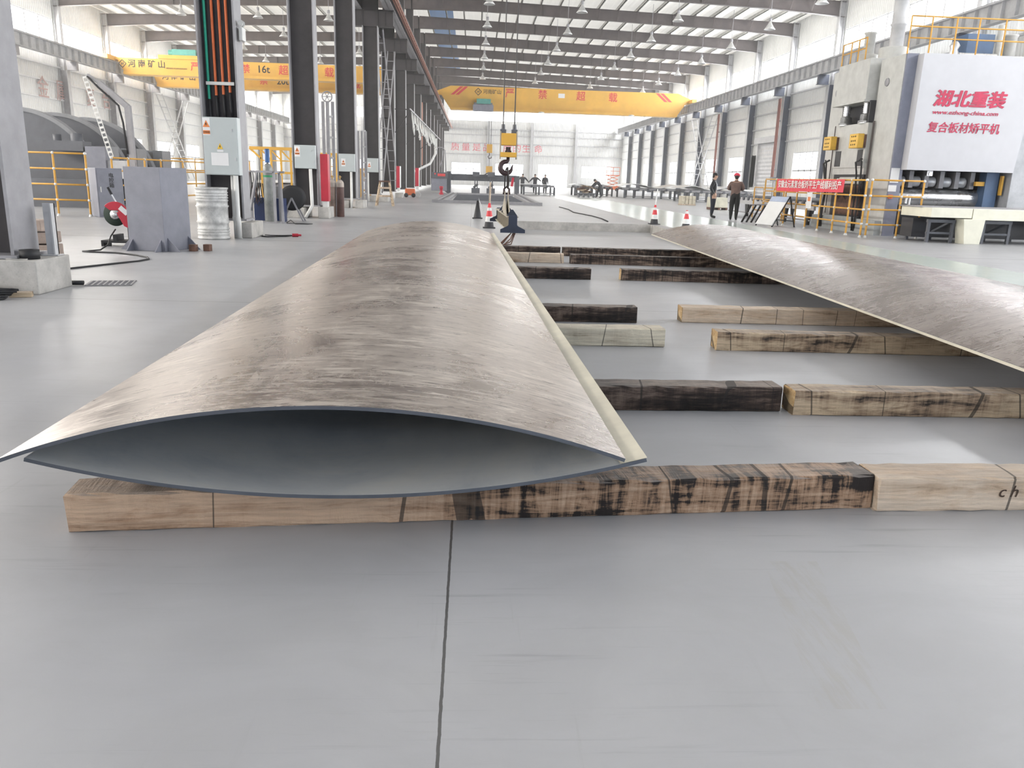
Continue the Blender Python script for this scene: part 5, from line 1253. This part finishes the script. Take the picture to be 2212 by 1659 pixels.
# roller conveyor behind the press
c = thing('roller_conveyor', 'grey roller conveyor running back from the press behind the railing', 'conveyor', (13.2, 33, 0)); o = c.location
m = MB(o)
for x in (12.0, 14.9): m.box((x, 28.3, .52), (x + .08, 38.2, .80))
m.build('side_beam', LSTEEL, c)
for k in range(16): m = MB(o); m.cyl((11.94, 28.6 + .6 * k, .78), (14.95, 28.6 + .6 * k, .78), .10, n=14); m.build('roller', MACH, c)
for k in range(5):
    y = 28.8 + 2.2 * k
    for x in (12.04, 14.94): m = MB(o); m.prism([(y - .22, .52), (y + .22, .52), (y + .08, .1), (y + .08, 0), (y - .08, 0), (y - .08, .1)], 'X', x - .05, x + .05); m.build('leg', BLACK, c)
m = MB(o); m.bar((12.04, 28.6, .16), (12.04, 38, .16), .05, .05); m.build('tie_bar', STEEL, c)
c = thing('pallet_stack', 'pale wrapped stack on a brown pallet behind the man in the red helmet', 'pallet', (13.1, 43.4, 0))
m = MB(); m.box((-.45, -.4, .12), (.45, .4, .64)); m.build('wrapped_goods', paint('wrapped_cream', (.66, .64, .52)), c, bevel=.02)
m = MB()
for x in (-.4, 0, .4): m.box((x - .05, -.4, 0), (x + .05, .4, .1))
m.box((-.46, -.42, .1), (.46, .42, .12)); m.build('pallet', RUST, c)
for j, (x, y, lb) in enumerate(((13.45, 51.0, 'crate of upright pale boards standing alone left of the dark-jacketed man'), (14.7, 49.0, 'crate of pale boards half hidden behind the dark-jacketed man'))):
    c = thing('board_crate', lb, 'crate', (x, y, 0), group='crates of pale boards')
    for k in range(4): m = MB(); m.box((-.44 + .225 * k, -.4, .06), (-.44 + .225 * k + .2, .4, .56)); m.build('board_bundle', T_PALE, c, bevel=.01)
    m = MB(); m.box((-.46, -.42, 0), (.46, .42, .06)); m.build('pallet', T_TAN, c)
# roller shutter door and copper risers on the window wall
y0, y1 = 66.1, 70.4
d = thing('door_1', None, None, (XR - .1, (y0 + y1) / 2, 0), kind='structure'); o = d.location
SH = paint('shutter_slat', (.55, .55, .56), .4, .2)
m = MB(o); n = 30
pr = []
for i in range(n + 1): pr += [(-.0 - .03 * (i % 2), 4.7 * i / n)]
vs = []; fs = []
for x, z in pr: vs += [(XR - .12 + x, y0, z), (XR - .12 + x, y1, z)]
for i in range(n): fs.append((2 * i, 2 * i + 1, 2 * i + 3, 2 * i + 2))
m.add(vs, fs); m.build('shutter_curtain', SH, d)
m = MB(o); m.box((XR - .3, y0 - .12, 0), (XR - .08, y0, 4.9)); m.box((XR - .3, y1, 0), (XR - .08, y1 + .12, 4.9)); m.build('guide_rail', WHITE, d)
m = MB(o); m.box((XR - .55, y0 - .2, 4.75), (XR - .1, y1 + .2, 5.25)); m.build('shutter_box', LSTEEL, d)
for i, (k, lb) in enumerate(((3, 'copper-red pipes on the column just past the shutter door'), (6, 'copper-red pipes on the column beyond the cross brace'))):
    pass
for i, (yc, z0, lb) in enumerate(((COLY[11], 2.0, 'dark red riser pipes on the window-wall column next to the roller shutter'), (COLY[13], 2.0, 'dark red riser pipes on the window-wall column by the cross brace'))):
    c = thing('riser_pipes', lb, 'pipes', (XR - .95, yc, z0), group='riser pipes on the window wall')
    for j in range(4): m = MB(); m.cyl((.03 + .0 * j, -.32 + .14 * j, 0), (.03, -.32 + .14 * j, 5.9), .045, n=8); m.build('pipe', paint('riser_red', (.26, .09, .07)) if (i, j) == (0, 0) else bpy.data.materials['riser_red'], c)
    m = MB(); m.box((.06, -.36, .5), (.16, .14, .58)); m.box((.06, -.36, 4.2), (.16, .14, 4.28)); m.box((-.02, -.36, -.3), (.29, .14, .0)); m.build('mounting_bar', MACH, c)
# wall slogan
for k, (ch, x) in enumerate(zip('质量是品牌的生命', (-3.1, -1.35, .42, 2.1, 5.5, 7.05, 8.6, 10.6))):
    o = text(ch, 1.45, paint('slogan_pink_red', (.75, .16, .20), .6) if k == 0 else bpy.data.materials['slogan_pink_red'], 'wall_character', wn, at(x, HALL_Y1 - .02, 6.0), depth=.01, bold=-.002)
HAZED = paint('hazed_slogan_red', (.50, .33, .31), .6)  # haze over the far letters is put into this paler red
for ch, y in zip('金属复合', (61.7, 64.3, 69.0, 71.8)):
    text(ch, 1.6, HAZED, 'wall_character', bpy.data.objects['wall_west'], plane_to((XL + .16, y, 6.5), (0, 1, 0), (0, 0, 1)), depth=.01)
# ------------------------------------------------------------------ cutting gantry over its water table
c = thing('cutting_gantry', 'dark plate-cutting gantry with two torch carriages on floor rails', 'cutting machine', (.7, 66, 0)); o = c.location
m = MB(o); m.box((-2.1, 65.8, 1.02), (3.4, 66.3, 1.52)); m.build('bridge', MACH, c)
m = MB(o); m.box((3.3, 65.5, .0), (3.65, 66.9, 1.5)); m.build('right_carriage', MACH, c, bevel=.02)
m = MB(o); m.prism([(-2.05, 0), (-1.8, 0), (-1.8, 1.7), (-2.1, 1.7), (-2.6, .4)], 'Y', 65.4, 66.9); m.build('left_carriage', MACH, c)
m = MB(o); m.box((-3.3, 64.6, .2), (-2.1, 66, 1.15)); m.build('control_cabinet', MACHL, c, bevel=.02)
m = MB(o); m.box((-3.25, 64.5, 1.15), (-2.05, 65.4, 1.6)); m.build('control_console', MACH, c); m = MB(o); m.cyl((-3.0, 64.48, 1.48), (-3.0, 64.5, 1.48), .06); m.box((-2.8, 64.48, 1.3), (-2.2, 64.5, 1.5)); m.build('console_buttons', REDINK, c)
for x in (.2, 1.4):
    m = MB(o); m.box((x - .28, 65.3, 1.35), (x + .28, 65.8, 1.72)); m.box((x - .12, 65.4, .4), (x - .04, 65.6, 1.4)); m.box((x + .06, 65.4, .4), (x + .14, 65.6, 1.4)); m.box((x - .35, 65.2, .08), (x + .3, 65.8, .48)); m.cyl((x - .2, 65.3, .5), (x + .15, 65.3, .78), .09); m.build('torch_carriage', MACH, c)
m = MB(o); m.tube([(-2.2, 66.2, 1.5), (-2.3, 66.2, 3.3), (-2.5, 66.2, 3.5), (-3.0, 66.2, 3.5)], .04, 8); m.tube([(-2.45, 66.2, 3.3), (-2.5, 66.1, 2.6), (-2.7, 66.1, 2.0)], .05, 6); m.build('cable_mast', STEEL, c)
c = thing('cutting_bed', 'low rail frame with a pale water table in front of the gantry', 'cutting bed', (.7, 52, 0)); o = c.location
m = MB(o)
for a, b in (((-1.95, 42.3, .07), (-1.6, 64.0, .07)), ((-1.55, 43.2, .05), (-1.3, 64, .05)), ((3.35, 42.1, .07), (3.6, 65.3, .07)), ((2.95, 43, .05), (3.2, 64, .05))): m.bar(a, b, .2, .14)
m.bar((-2.1, 42.3, .07), (3.55, 42.0, .07), .25, .14); m.bar((-1.2, 60, .09), (2.9, 60, .09), .3, .18); m.build('rail_frame', STEEL, c)
m = MB(o); m.box((-1.1, 44.5, 0), (2.7, 59.5, .06)); m.build('water_table', LSTEEL, c); m = MB(o)
for k in range(12): m.box((-1.1, 45 + k * 1.2, .06), (2.7, 45.08 + k * 1.2, .10))
m.build('slat', MACH, c)
m = MB(); m.lathe([(.16, 0), (.16, .12), (.10, .14), (.10, .42), (.14, .44), (.14, .6), (0, .6)], (0, 0, 0), 14); o = m.build('red_canister', RED, label='small red canister standing by the gantry control cabinet', cat='canister'); o.location = (-2.35, 60.5, 0)
# small hook of the far crane
c = thing('small_hook_block', 'small yellow hook block hanging from the far crane', 'crane hook', (1.68, 90.4, 3.4)); m = MB()
m.box((-.3, -.2, .5), (.3, .2, 1.4)); m.build('block', CRANEY, c); m = MB(); m.box((-.35, -.2, -1.6), (.35, .2, -.9)); m.build('block', CRANEY, c); m = MB(); m.cyl((-.1, 0, 1.4), (-.1, 0, 4.73), .03, n=6); m.cyl((.15, 0, 1.4), (.15, 0, 4.73), .03, n=6); m.cyl((0, 0, -.9), (0, 0, .1), .03, n=6); m.build('rope', ROPE, c)
m = MB(); m.tube([(0, 0, .5), (0, 0, .25), (-.15, 0, .1), (-.05, 0, -.1), (.18, 0, -.05), (.22, 0, .12)], .05, 8); m.tube([(-.6, 0, -1.9), (-.2, 0, -1.65), (.2, 0, -1.65), (.7, 0, -1.9)], .06, 6); m.build('hook', HOOKD, c)
# plate tables in the background
def plate_table(lb, x0, x1, y0, y1, z, legs, top):
    c = thing('plate_table', lb, 'work table', ((x0 + x1) / 2, (y0 + y1) / 2, 0)); o = c.location
    m = MB(o); m.bar((x0, y0, z - .1), (x1, y0, z - .1), .12, .16); m.bar((x0, y1, z - .1), (x1, y1, z - .1), .12, .16); m.bar((x0, y0 + .1, .14), (x1, y0 + .1, .14), .06, .06); m.build('table_frame', STEEL, c)
    n = max(2, int((x1 - x0) / legs))
    for i in range(n + 1):
        x = x0 + (x1 - x0) * i / n; m = MB(o); m.box((x - .07, y0 - .07, 0), (x + .07, y0 + .07, z - .15)); m.build('leg', MACH, c)
        m = MB(o); m.box((x - .07, y1 - .07, 0), (x + .07, y1 + .07, z - .15)); m.build('leg', MACH, c)
    for i in range(n): x = x0 + (x1 - x0) * (i + .5) / n; m = MB(o); m.cyl((x, y0 - .1, z - .14), (x, y1 + .1, z - .14), .1, n=10); m.build('roller', MACH, c)
    m = MB(o)
    nn = 16; vs = []; fs = []
    for j in (0, 1):
        for i in range(nn + 1):
            u = i / nn; zz = z + top * (math.sin(PI * (u * 2.0 + .2)) ** 2); vs += [(x0 - .3 + (x1 - x0 + .6) * u, (y0 - .2, y1 + .2)[j], zz), (x0 - .3 + (x1 - x0 + .6) * u, (y0 - .2, y1 + .2)[j], zz + .03)]
    k = 2 * (nn + 1)
    for i in range(nn): a = 2 * i; fs += [(a, a + 2, k + a + 2, k + a), (a + 1, k + a + 1, k + a + 3, a + 3), (a, a + 1, a + 3, a + 2), (k + a, k + a + 2, k + a + 3, k + a + 1)]
    fs += [(0, k, k + 1, 1), (2 * nn, 2 * nn + 1, k + 2 * nn + 1, k + 2 * nn)]
    m.add(vs, fs); m.build('bright_plate', paint('bright_plate', (.60, .60, .60), .35, .5), c)
    return c
plate_table('steel table with a bright plate, where three workers stand', 4.3, 6.9, 70.0, 73.5, .82, .9, .02)
plate_table('short table with many legs beyond the bending worker', 9.0, 12.3, 72.5, 75, .86, .42, .12)
plate_table('long roller table carrying buckled bright plates by the window wall', 12.6, 19.6, 68, 71.5, .84, .75, .3)
plate_table('roller table with a bright plate behind the two standing men', 15.6, 20.6, 60, 63, .86, .8, .28)
# scrap pile of the bending worker
c = thing('scrap_trolley', 'low trolley heaped with plate offcuts beside the bending worker', 'trolley', (9.0, 65.2, 0))
m = MB()
for x in (-.6, -.2, .2, .6): m.box((x - .04, -.35, 0), (x + .04, .35, .28))
m.box((-.85, -.4, .28), (.75, .4, .34)); m.build('frame', MACH, c)
for k in range(9):
    r2 = random.Random(k + 9); m = MB(); m.cbox((r2.uniform(-.55, .5), r2.uniform(-.2, .2), .40 + .055 * k), (r2.uniform(.4, .8), .5, .05), (r2.uniform(-.25, .25), r2.uniform(-.3, .3), r2.uniform(-.5, .5))); m.build('offcut', RUST if k % 2 else T_MIX, c)
# orange scissor lift by the end wall
c = thing('scissor_lift', 'orange scissor lift platform by the far end wall', 'scissor lift', (18.6, 110, 0))
m = MB(); m.box((-.9, -.5, .2), (.9, .5, .65)); m.build('chassis', ORANGE, c)
m = MB()
for k in range(3): z = .65 + .45 * k; m.bar((-.7, -.4, z), (.7, -.4, z + .45), .08, .08); m.bar((.7, -.4, z), (-.7, -.4, z + .45), .08, .08)
m.build('scissor_arms', ORANGE, c)
m = MB(); m.box((-.9, -.5, 2.0), (.9, .5, 2.12))
for x in (-.88, 0, .88): m.bar((x, -.48, 2.1), (x, -.48, 3.1), .06, .06)
for z in (2.6, 3.1): m.bar((-.9, -.48, z), (.9, -.48, z), .06, .06)
m.build('platform', ORANGE, c)
for x in (-.6, .6): m = MB(); m.lathe([(.0, -.1), (.22, -.1), (.22, .1), (0, .1)], (x, -.45, .22), 14, 'Y'); m.build('wheel', BLACK, c)

# ------------------------------------------------------------------ other hall: drum machine, railings, jib
DRUM = paint('drum_machine_grey', (.10, .105, .12), .5, var=.15, scale=1.2)
DRUM2 = paint('drum_machine_grey_rim', (.22, .225, .24), .5, var=.1)
DRUM3 = paint('drum_shell_dark', (.035, .037, .045), .5, var=.15)
c = thing('drum_machine', 'huge dark grey machine of three round drum covers behind the railing', 'machine', (-14.6, 29.8, 0)); o = c.location
for k, y in enumerate((27.4, 29.8, 32.2)):
    R = 2.5; n = 40
    pl = [(-14.6 + R * math.cos(PI * i / n), .55 + R * math.sin(PI * i / n)) for i in range(n + 1)] + [(-14.6 - R, .02), (-14.6 + R, .02)]
    m = MB(o); m.prism(pl, 'Y', y, y + .12); m.build('drum_face', DRUM, c)
    pr = [(-14.6 + (R + .02) * math.cos(PI * i / n), .55 + (R + .02) * math.sin(PI * i / n)) for i in range(n + 1)]; pi = [(-14.6 + (R - .1) * math.cos(PI * i / n), .55 + (R - .1) * math.sin(PI * i / n)) for i in range(n + 1)]
    m = MB(o)
    m.prism(pr + pi[::-1], 'Y', y - .06, y + .22); m.build('drum_rim', DRUM2, c)
    pl2 = [(-14.6 + 1.9 * math.cos(PI * i / n), 0.45 + 1.9 * math.sin(PI * i / n)) for i in range(n + 1)] + [(-16.5, .02), (-12.7, .02)]
    m = MB(o); m.prism(pl2, 'Y', y + .12, y + 2.2); m.build('drum_shell', DRUM3, c)
    for dx in (1.7, 2.25): m = MB(o); m.box((-14.6 + dx, y + .4, .9), (-14.6 + dx + .35, y + 1.3, 1.95)); m.build('bearing_box', DRUM2, c)
m = MB(o); m.box((-13.4, 26.6, 1.75), (-12.2, 27.2, 2.05)); m.lathe([(.18, 2.05), (.18, 2.28), (.12, 2.3), (0, 2.3)], (-12.5, 26.9, 0), 14); m.lathe([(.12, 2.05), (.12, 2.25), (0, 2.25)], (-13.1, 26.9, 0), 14); m.build('gear_motor', DRUM, c)
m = MB(o); m.box((-12.1, 26.5, .1), (-11.5, 26.9, 1.9)); m.build('valve_cabinet', MACHL, c)
m = MB(o); m.box((-11.5, 26.6, .95), (-10.95, 26.8, 1.5)); m.build('display_panel', LSTEEL, c)
m = MB(o); m.box((-17, 26.9, 0), (-11.6, 27.3, .9)); m.build('machine_bed', DRUM, c)
fence('yellow pipe railing right behind the nearest column', [(-12.5, 22.35), (-11.05, 22.35), (-10.22, 22.35)], (1.62, 1.22, .82, .42))
fence('yellow pipe railing running back beside the round drums', [(-10.0, 23.4), (-10.0, 24.5), (-10.0, 25.7), (-10.0, 27), (-10.0, 29), (-10.0, 31.5), (-10.0, 34)], (1.55, 1.2, .8, .4))
fence('yellow pipe railing across the far side of the drum machine', [(-15.2, 36), (-13.4, 36), (-11.9, 36), (-10.6, 36), (-9.6, 36)], (1.72, 1.25, .7))
# control cabinet
c = thing('control_cabinet', 'blue-grey control cabinet with black characters, behind the red saw', 'electrical cabinet', (-9.86, 22.6, 0), rz=.70)
m = MB(); m.box((-.33, -.33, 0), (.33, .33, 1.27)); m.build('housing', MACHL, c, bevel=.008)
m = MB(); m.box((-.30, -.345, .05), (.30, -.33, 1.22)); m.build('door', MACHL, c, bevel=.004)
m = MB(); m.cbox((-.24, -.352, .72), (.02, .02, .14)); m.build('door_handle', FIT, c)
for k, ch in enumerate('电控箱'): text(ch, .13, INK, 'lettering', c, at(.04, -.348, 1.08 - .13 * k), depth=.002, bold=.012)
# jib with energy chain
c = thing('cable_jib', 'bent grey steel jib with a ladder-like cable chain over the drum machine', 'jib', (-10.5, 26.1, 0)); o = c.location
m = MB(o); m.bar((-10.48, 26.1, 0), (-10.52, 26.1, 3.12), .16, .16); m.bar((-10.52, 26.1, 3.08), (-11.3, 26.1, 3.74), .17, .15); m.bar((-11.28, 26.1, 3.73), (-11.62, 26.1, 3.95), .12, .09); m.build('jib_arm', STEEL, c)
m = MB(o); m.tube([(-11.6, 26.0, 3.9), (-11.3, 26.0, 3.6), (-10.75, 26.0, 3.1), (-10.66, 26.0, 2.6), (-10.6, 26.0, 1.7)], .03, 7); m.build('cable', BLACK, c)
m = MB(o); P0, P1 = Vector((-11.68, 26.05, 3.88)), Vector((-11.12, 26.05, 1.6)); d = P1 - P0; nn = Vector((d.z, 0, -d.x)).normalized() * .06
m.bar(P0 + nn, P1 + nn, .02, .02); m.bar(P0 - nn, P1 - nn, .02, .02)
for i in range(17): e = P0 + d * (i / 16); m.bar(e - nn, e + nn, .03, .06)
m.build('energy_chain', PVC, c)
# yellow platform frames in the other hall
def yframe(lb, x0, x1, y, z0, z1):
    c = thing('platform_frame', lb, 'steel frame', ((x0 + x1) / 2, y, 0)); o = c.location
    m = MB(o); m.bar((x0 - .5, y, z1), (x1, y, z1), .12, .14); m.bar((x0, y, z0), (x1, y, z0), .1, .1); m.bar((x0 - .5, y, z1), (x0, y, z1 - .45), .08, .08); m.build('beam', CRANEY, c)
    n = 5; m = MB(o)
    for i in range(n + 1): x = x0 + (x1 - x0) * i / n; m.bar((x, y, 0), (x, y, z1), .08, .08)
    m.build('post', CRANEY, c); m = MB(o)
    for i in range(n): x = x0 + (x1 - x0) * i / n; w = (x1 - x0) / n; m.bar((x, y, z1 - .05), (x + w, y, z1 - .5), .06, .06)
    m.bar((x0, y, (z0 + z1) / 2), (x1, y, (z0 + z1) / 2), .05, .05); m.build('brace', CRANEY, c)
yframe('yellow platform frame behind the tall gas cylinder', -9.6, -7.4, 38, 1.25, 2.3)
yframe('yellow platform frame behind the brown gas cylinders', -8.2, -6.6, 46, 1.0, 2.3)
yframe('yellow lattice frame past the plain grey mast', -6.6, -5.9, 47.5, .4, 1.55)
plate_table('low pale table in the other hall behind the tool rack', -12, -6.8, 40, 44, .75, 1.2, .05)
# ------------------------------------------------------------------ people
SKIN = paint('skin', (.52, .32, .23), .55, var=.06)
HAIR = paint('black_hair', (.012, .011, .012), .6)
JACK = paint('black_jacket', (.012, .013, .02), .35, var=.3, scale=9, bmp=.4)
NAVYC = paint('navy_trousers', (.02, .022, .035), .8)
BROWNJ = paint('brown_jacket', (.16, .10, .085), .8, var=.15, scale=8)
BLKT = paint('black_trousers', (.012, .012, .013), .85)
SHOE = paint('black_shoes', (.01, .01, .01), .4)
GREYW = paint('grey_workwear', (.05, .05, .06), .8)
HELM = paint('red_helmet', (.70, .03, .07), .3)
def skin_mesh(name, nodes, links, root, sub=2):
    """one continuous surface grown over a skeleton: nodes name -> (co, radius x, radius y)"""
    me = bpy.data.meshes.new(name); keys = list(nodes)
    me.from_pydata([nodes[k][0] for k in keys], [(keys.index(a), keys.index(b)) for a, b in links], [])
    o = bpy.data.objects.new(name, me); COL.objects.link(o)
    sk = o.modifiers.new('skin', 'SKIN'); sk.use_smooth_shade = True; sk.branch_smoothing = .6
    ss = o.modifiers.new('sub', 'SUBSURF'); ss.levels = ss.render_levels = sub
    L = me.skin_vertices[0].data
    for i, k in enumerate(keys):
        kk = 1.0 if k[:2] in ('pa', 'wr', 'ta', 'tb') or (k[0] == 'f' and k[1].isdigit()) else 1.15 if k in ('neck', 'jaw', 'head', 'crown') or k[:2] in ('an', 'to') else 1.45
        L[i].radius = tuple(q * kk for q in nodes[k][1:3]); L[i].use_root = (k == root)
    bpy.context.view_layer.update()
    em = bpy.data.meshes.new_from_object(o.evaluated_get(bpy.context.evaluated_depsgraph_get()))
    bpy.data.objects.remove(o); return em
def person(lb, loc, rz, J, mats, helmet=False, hair=True, scale=1.0, detail=True):
    """J: joints in metres, figure facing -Y; mats: skin, top, trousers"""
    c = thing('person', lb, 'person', loc, rz); c.scale = (scale,) * 3
    N = {}
    def nd(k, p, a, b=None): N[k] = (p, a, b or a)
    V = lambda k: Vector(J[k])
    hip = V('hip'); chest = V('chest'); neck = V('neck'); head = V('head')
    nd('hip', hip, .155, .105); nd('waist', hip.lerp(chest, .5), .15, .10); nd('chest', chest, .175, .115); nd('upchest', chest.lerp(neck, .62), .12, .085); nd('neck', neck, .055); nd('jaw', neck.lerp(head, .55) + Vector((0, -.015, 0)), .062, .072); nd('head', head, .076, .092); nd('crown', head + (head - neck).normalized() * .085, .055, .065)
    Lk = [('hip', 'waist'), ('waist', 'chest'), ('chest', 'upchest'), ('upchest', 'neck'), ('neck', 'jaw'), ('jaw', 'head'), ('head', 'crown')]
    for s in 'LR':
        sh, el, wr, kn, an, hj, to = (V(k + s) for k in ('sh', 'el', 'wr', 'kn', 'an', 'hj', 'to'))
        nd('sh' + s, sh, .068); nd('ua' + s, sh.lerp(el, .5), .056); nd('el' + s, el, .048); nd('fa' + s, el.lerp(wr, .45), .043); nd('fb' + s, el.lerp(wr, .86), .030); nd('wr' + s, wr, .028)
        Lk += [('upchest', 'sh' + s), ('sh' + s, 'ua' + s), ('ua' + s, 'el' + s), ('el' + s, 'fa' + s), ('fa' + s, 'fb' + s), ('fb' + s, 'wr' + s)]
        d = (wr - el).normalized(); sd = d.cross(Vector((0, 1, 0.01))).normalized(); nm = d.cross(sd)
        palm = wr + d * .07; nd('pa' + s, palm, .032, .018); Lk.append(('wr' + s, 'pa' + s))
        if detail:
            for f in range(4):
                off = (f - 1.5) * .017; L_ = (.062, .075, .07, .055)[f]
                b = palm + d * .025 + sd * off; nd('f%da%s' % (f, s), b, .0095); nd('f%db%s' % (f, s), b + d * L_ * .55 + nm * .008, .0085); nd('f%dc%s' % (f, s), b + d * L_ * .95 + nm * .028, .007)
                Lk += [('pa' + s, 'f%da%s' % (f, s)), ('f%da%s' % (f, s), 'f%db%s' % (f, s)), ('f%db%s' % (f, s), 'f%dc%s' % (f, s))]
            t0 = wr + d * .035 + sd * .03; nd('ta' + s, t0, .012); nd('tb' + s, t0 + d * .035 + sd * .022 + nm * .01, .009); Lk += [('wr' + s, 'ta' + s), ('ta' + s, 'tb' + s)]
        nd('hj' + s, hj, .095); nd('th' + s, hj.lerp(kn, .5), .08); nd('kn' + s, kn, .06); nd('ca' + s, kn.lerp(an, .4), .055); nd('an' + s, an, .042); nd('to' + s, to, .04, .03)
        Lk += [('hip', 'hj' + s), ('hj' + s, 'th' + s), ('th' + s, 'kn' + s), ('kn' + s, 'ca' + s), ('ca' + s, 'an' + s), ('an' + s, 'to' + s)]
    em = skin_mesh('body', N, Lk, 'hip')
    # clothing colours by nearest joint
    tops = [k for k in N if k[:2] in ('wa', 'ch', 'up', 'sh', 'ua', 'el', 'fa', 'fb', 'wr')]; legs = [k for k in N if k[:2] in ('hi', 'hj', 'th', 'kn', 'ca')]; shoes = [k for k in N if k[:2] in ('an', 'to')]
    for m_ in (mats[0], mats[1], mats[2], SHOE): em.materials.append(m_)
    cls = {k: 1 for k in tops}; cls.update({k: 2 for k in legs}); cls.update({k: 3 for k in shoes})
    pts = [(k, Vector(N[k][0])) for k in N]
    for p in em.polygons:
        ct = p.center; k = min(pts, key=lambda q: (q[1] - ct).length_squared)[0]
        p.material_index = cls.get(k, 0); p.use_smooth = True
    b = bpy.data.objects.new('body', em); COL.objects.link(b); b.parent = c
    up = (head - neck).normalized(); fw = Vector(J.get('face', (0, -1, 0))).normalized(); fw = (fw - up * fw.dot(up)).normalized(); rt = fw.cross(up)
    F4 = Matrix((rt, -fw, up)).transposed().to_4x4(); F4.translation = head
    m = MB(); m.T = F4
    m.prism([(-.010, -.02), (.010, -.02), (.005, .022), (-.005, .022)], 'Y', -.112, -.085); m.build('nose', mats[0], c)
    m = MB(); m.T = F4
    for s in (-1, 1): m.sphere((.032 * s, -.082, .02), .011, 8, 6); m.cbox((.032 * s, -.09, .042), (.03, .008, .006))
    m.cbox((0, -.086, -.048), (.042, .01, .01)); m.build('face_features', INK, c)
    m = MB(); m.T = F4
    for s in (-1, 1): m.sphere((.082 * s, .005, .0), .02, 8, 6, (.5, .8, 1.5))
    m.build('ear', mats[0], c)
    if hair:
        m = MB(); m.T = F4; m.sphere((0, .012, .045), .098, 16, 10, (.88, 1.02, .86)); m.sphere((0, .03, .0), .09, 14, 8, (.9, .9, 1.0)); m.build('hair', HAIR, c)
    if helmet:
        m = MB(); m.T = F4; m.lathe([(.118, .045), (.12, .06), (.112, .10), (.085, .135), (.04, .155), (0, .158)], (0, .0, 0), 20); m.lathe([(.11, .045), (.135, .04), (.135, .052), (.11, .06)], (0, -.012, 0), 20); m.build('safety_helmet', HELM, c)
    # clothing shells: collar, jacket hem
    m = MB(); m.tube([tuple(neck + rt * .075 * math.cos(a) + fw * .075 * math.sin(a) - up * .015) for a in [2 * PI * i / 16 for i in range(16)]], .022, 8, closed=True); m.build('collar', mats[1], c)
    m = MB(); h2 = hip + Vector((0, 0, .02)); m.lathe([(.168, -.05), (.175, .0), (.17, .1), (.15, .11)], (0, 0, 0), 18); hm = m.build('jacket_hem', mats[1], c); hm.location = h2; hm.scale = (1.0, .72, 1)
    return c
def stand(**kw):
    J = dict(hip=(0, 0, .93), chest=(0, 0, 1.22), neck=(0, .01, 1.47), head=(0, -.01, 1.61), shL=(-.19, .01, 1.39), shR=(.19, .01, 1.39), elL=(-.25, .03, 1.12), elR=(.25, .03, 1.12), wrL=(-.25, -.05, .88), wrR=(.25, -.05, .88),
             hjL=(-.095, 0, .87), hjR=(.095, 0, .87), knL=(-.10, -.01, .48), knR=(.10, -.01, .48), anL=(-.10, .02, .075), anR=(.10, .02, .075), toL=(-.11, -.15, .035), toR=(.11, -.15, .035))
    J.update(kw); return J
# dark-jacketed man: turned to the right with hands at his pockets; looks at the press
person('person in a shiny black jacket and navy trousers, bareheaded, looking at the press', (9.62, 32.5, 0), 1.25,
       stand(elL=(-.27, .12, 1.14), wrL=(-.2, -.02, .95), elR=(.27, .08, 1.13), wrR=(.25, -.03, .88), toL=(-.14, -.16, .035), toR=(.13, -.15, .035)), (SKIN, JACK, NAVYC), scale=1.02)
person('person in a red helmet and brown jacket with folded arms, seen from behind', (9.99, 30.9, 0), 2.75,
       stand(elL=(-.29, -.06, 1.17), elR=(.29, -.06, 1.17), wrL=(.04, -.22, 1.18), wrR=(-.05, -.24, 1.15)), (SKIN, BROWNJ, BLKT), helmet=True, scale=1.0)
person('person bending over the trolley of offcuts in dark workwear', (9.95, 65.1, 0), -1.35,
       stand(hip=(0, .18, .88), chest=(0, -.02, 1.12), neck=(0, -.22, 1.26), head=(0, -.32, 1.32), face=(0, -.6, -.8), shL=(-.18, -.15, 1.2), shR=(.18, -.15, 1.2), elL=(-.22, -.35, 1.0), elR=(.22, -.35, 1.0), wrL=(-.14, -.55, .86), wrR=(.14, -.55, .86), hjL=(-.1, .16, .83), hjR=(.1, .16, .83), knL=(-.12, .0, .47), knR=(.12, .1, .46), anL=(-.12, -.05, .075), anR=(.12, .2, .075), toL=(-.12, -.22, .035), toR=(.12, .04, .035)), (SKIN, GREYW, GREYW), detail=False)
for lb, x, y, rz, kw in (('person in dark workwear behind the far bright plate, arms held low and wide', 4.45, 74.6, 0.1, dict(elL=(-.38, -.05, 1.2), wrL=(-.55, -.15, 1.0), elR=(.38, -.05, 1.2), wrR=(.55, -.15, 1.0))),
                         ('person in dark workwear, middle one of three at the far bright plate', 5.6, 74.9, -.3, dict(elL=(-.36, -.12, 1.2), wrL=(-.5, -.3, 1.02), elR=(.42, -.12, 1.25), wrR=(.62, -.25, 1.1))),
                         ('person in dark workwear by the open door end of the far plate', 6.55, 75.2, .2, dict())):
    person(lb, (x, y, 0), rz, stand(**kw), (SKIN, GREYW, GREYW), detail=False)
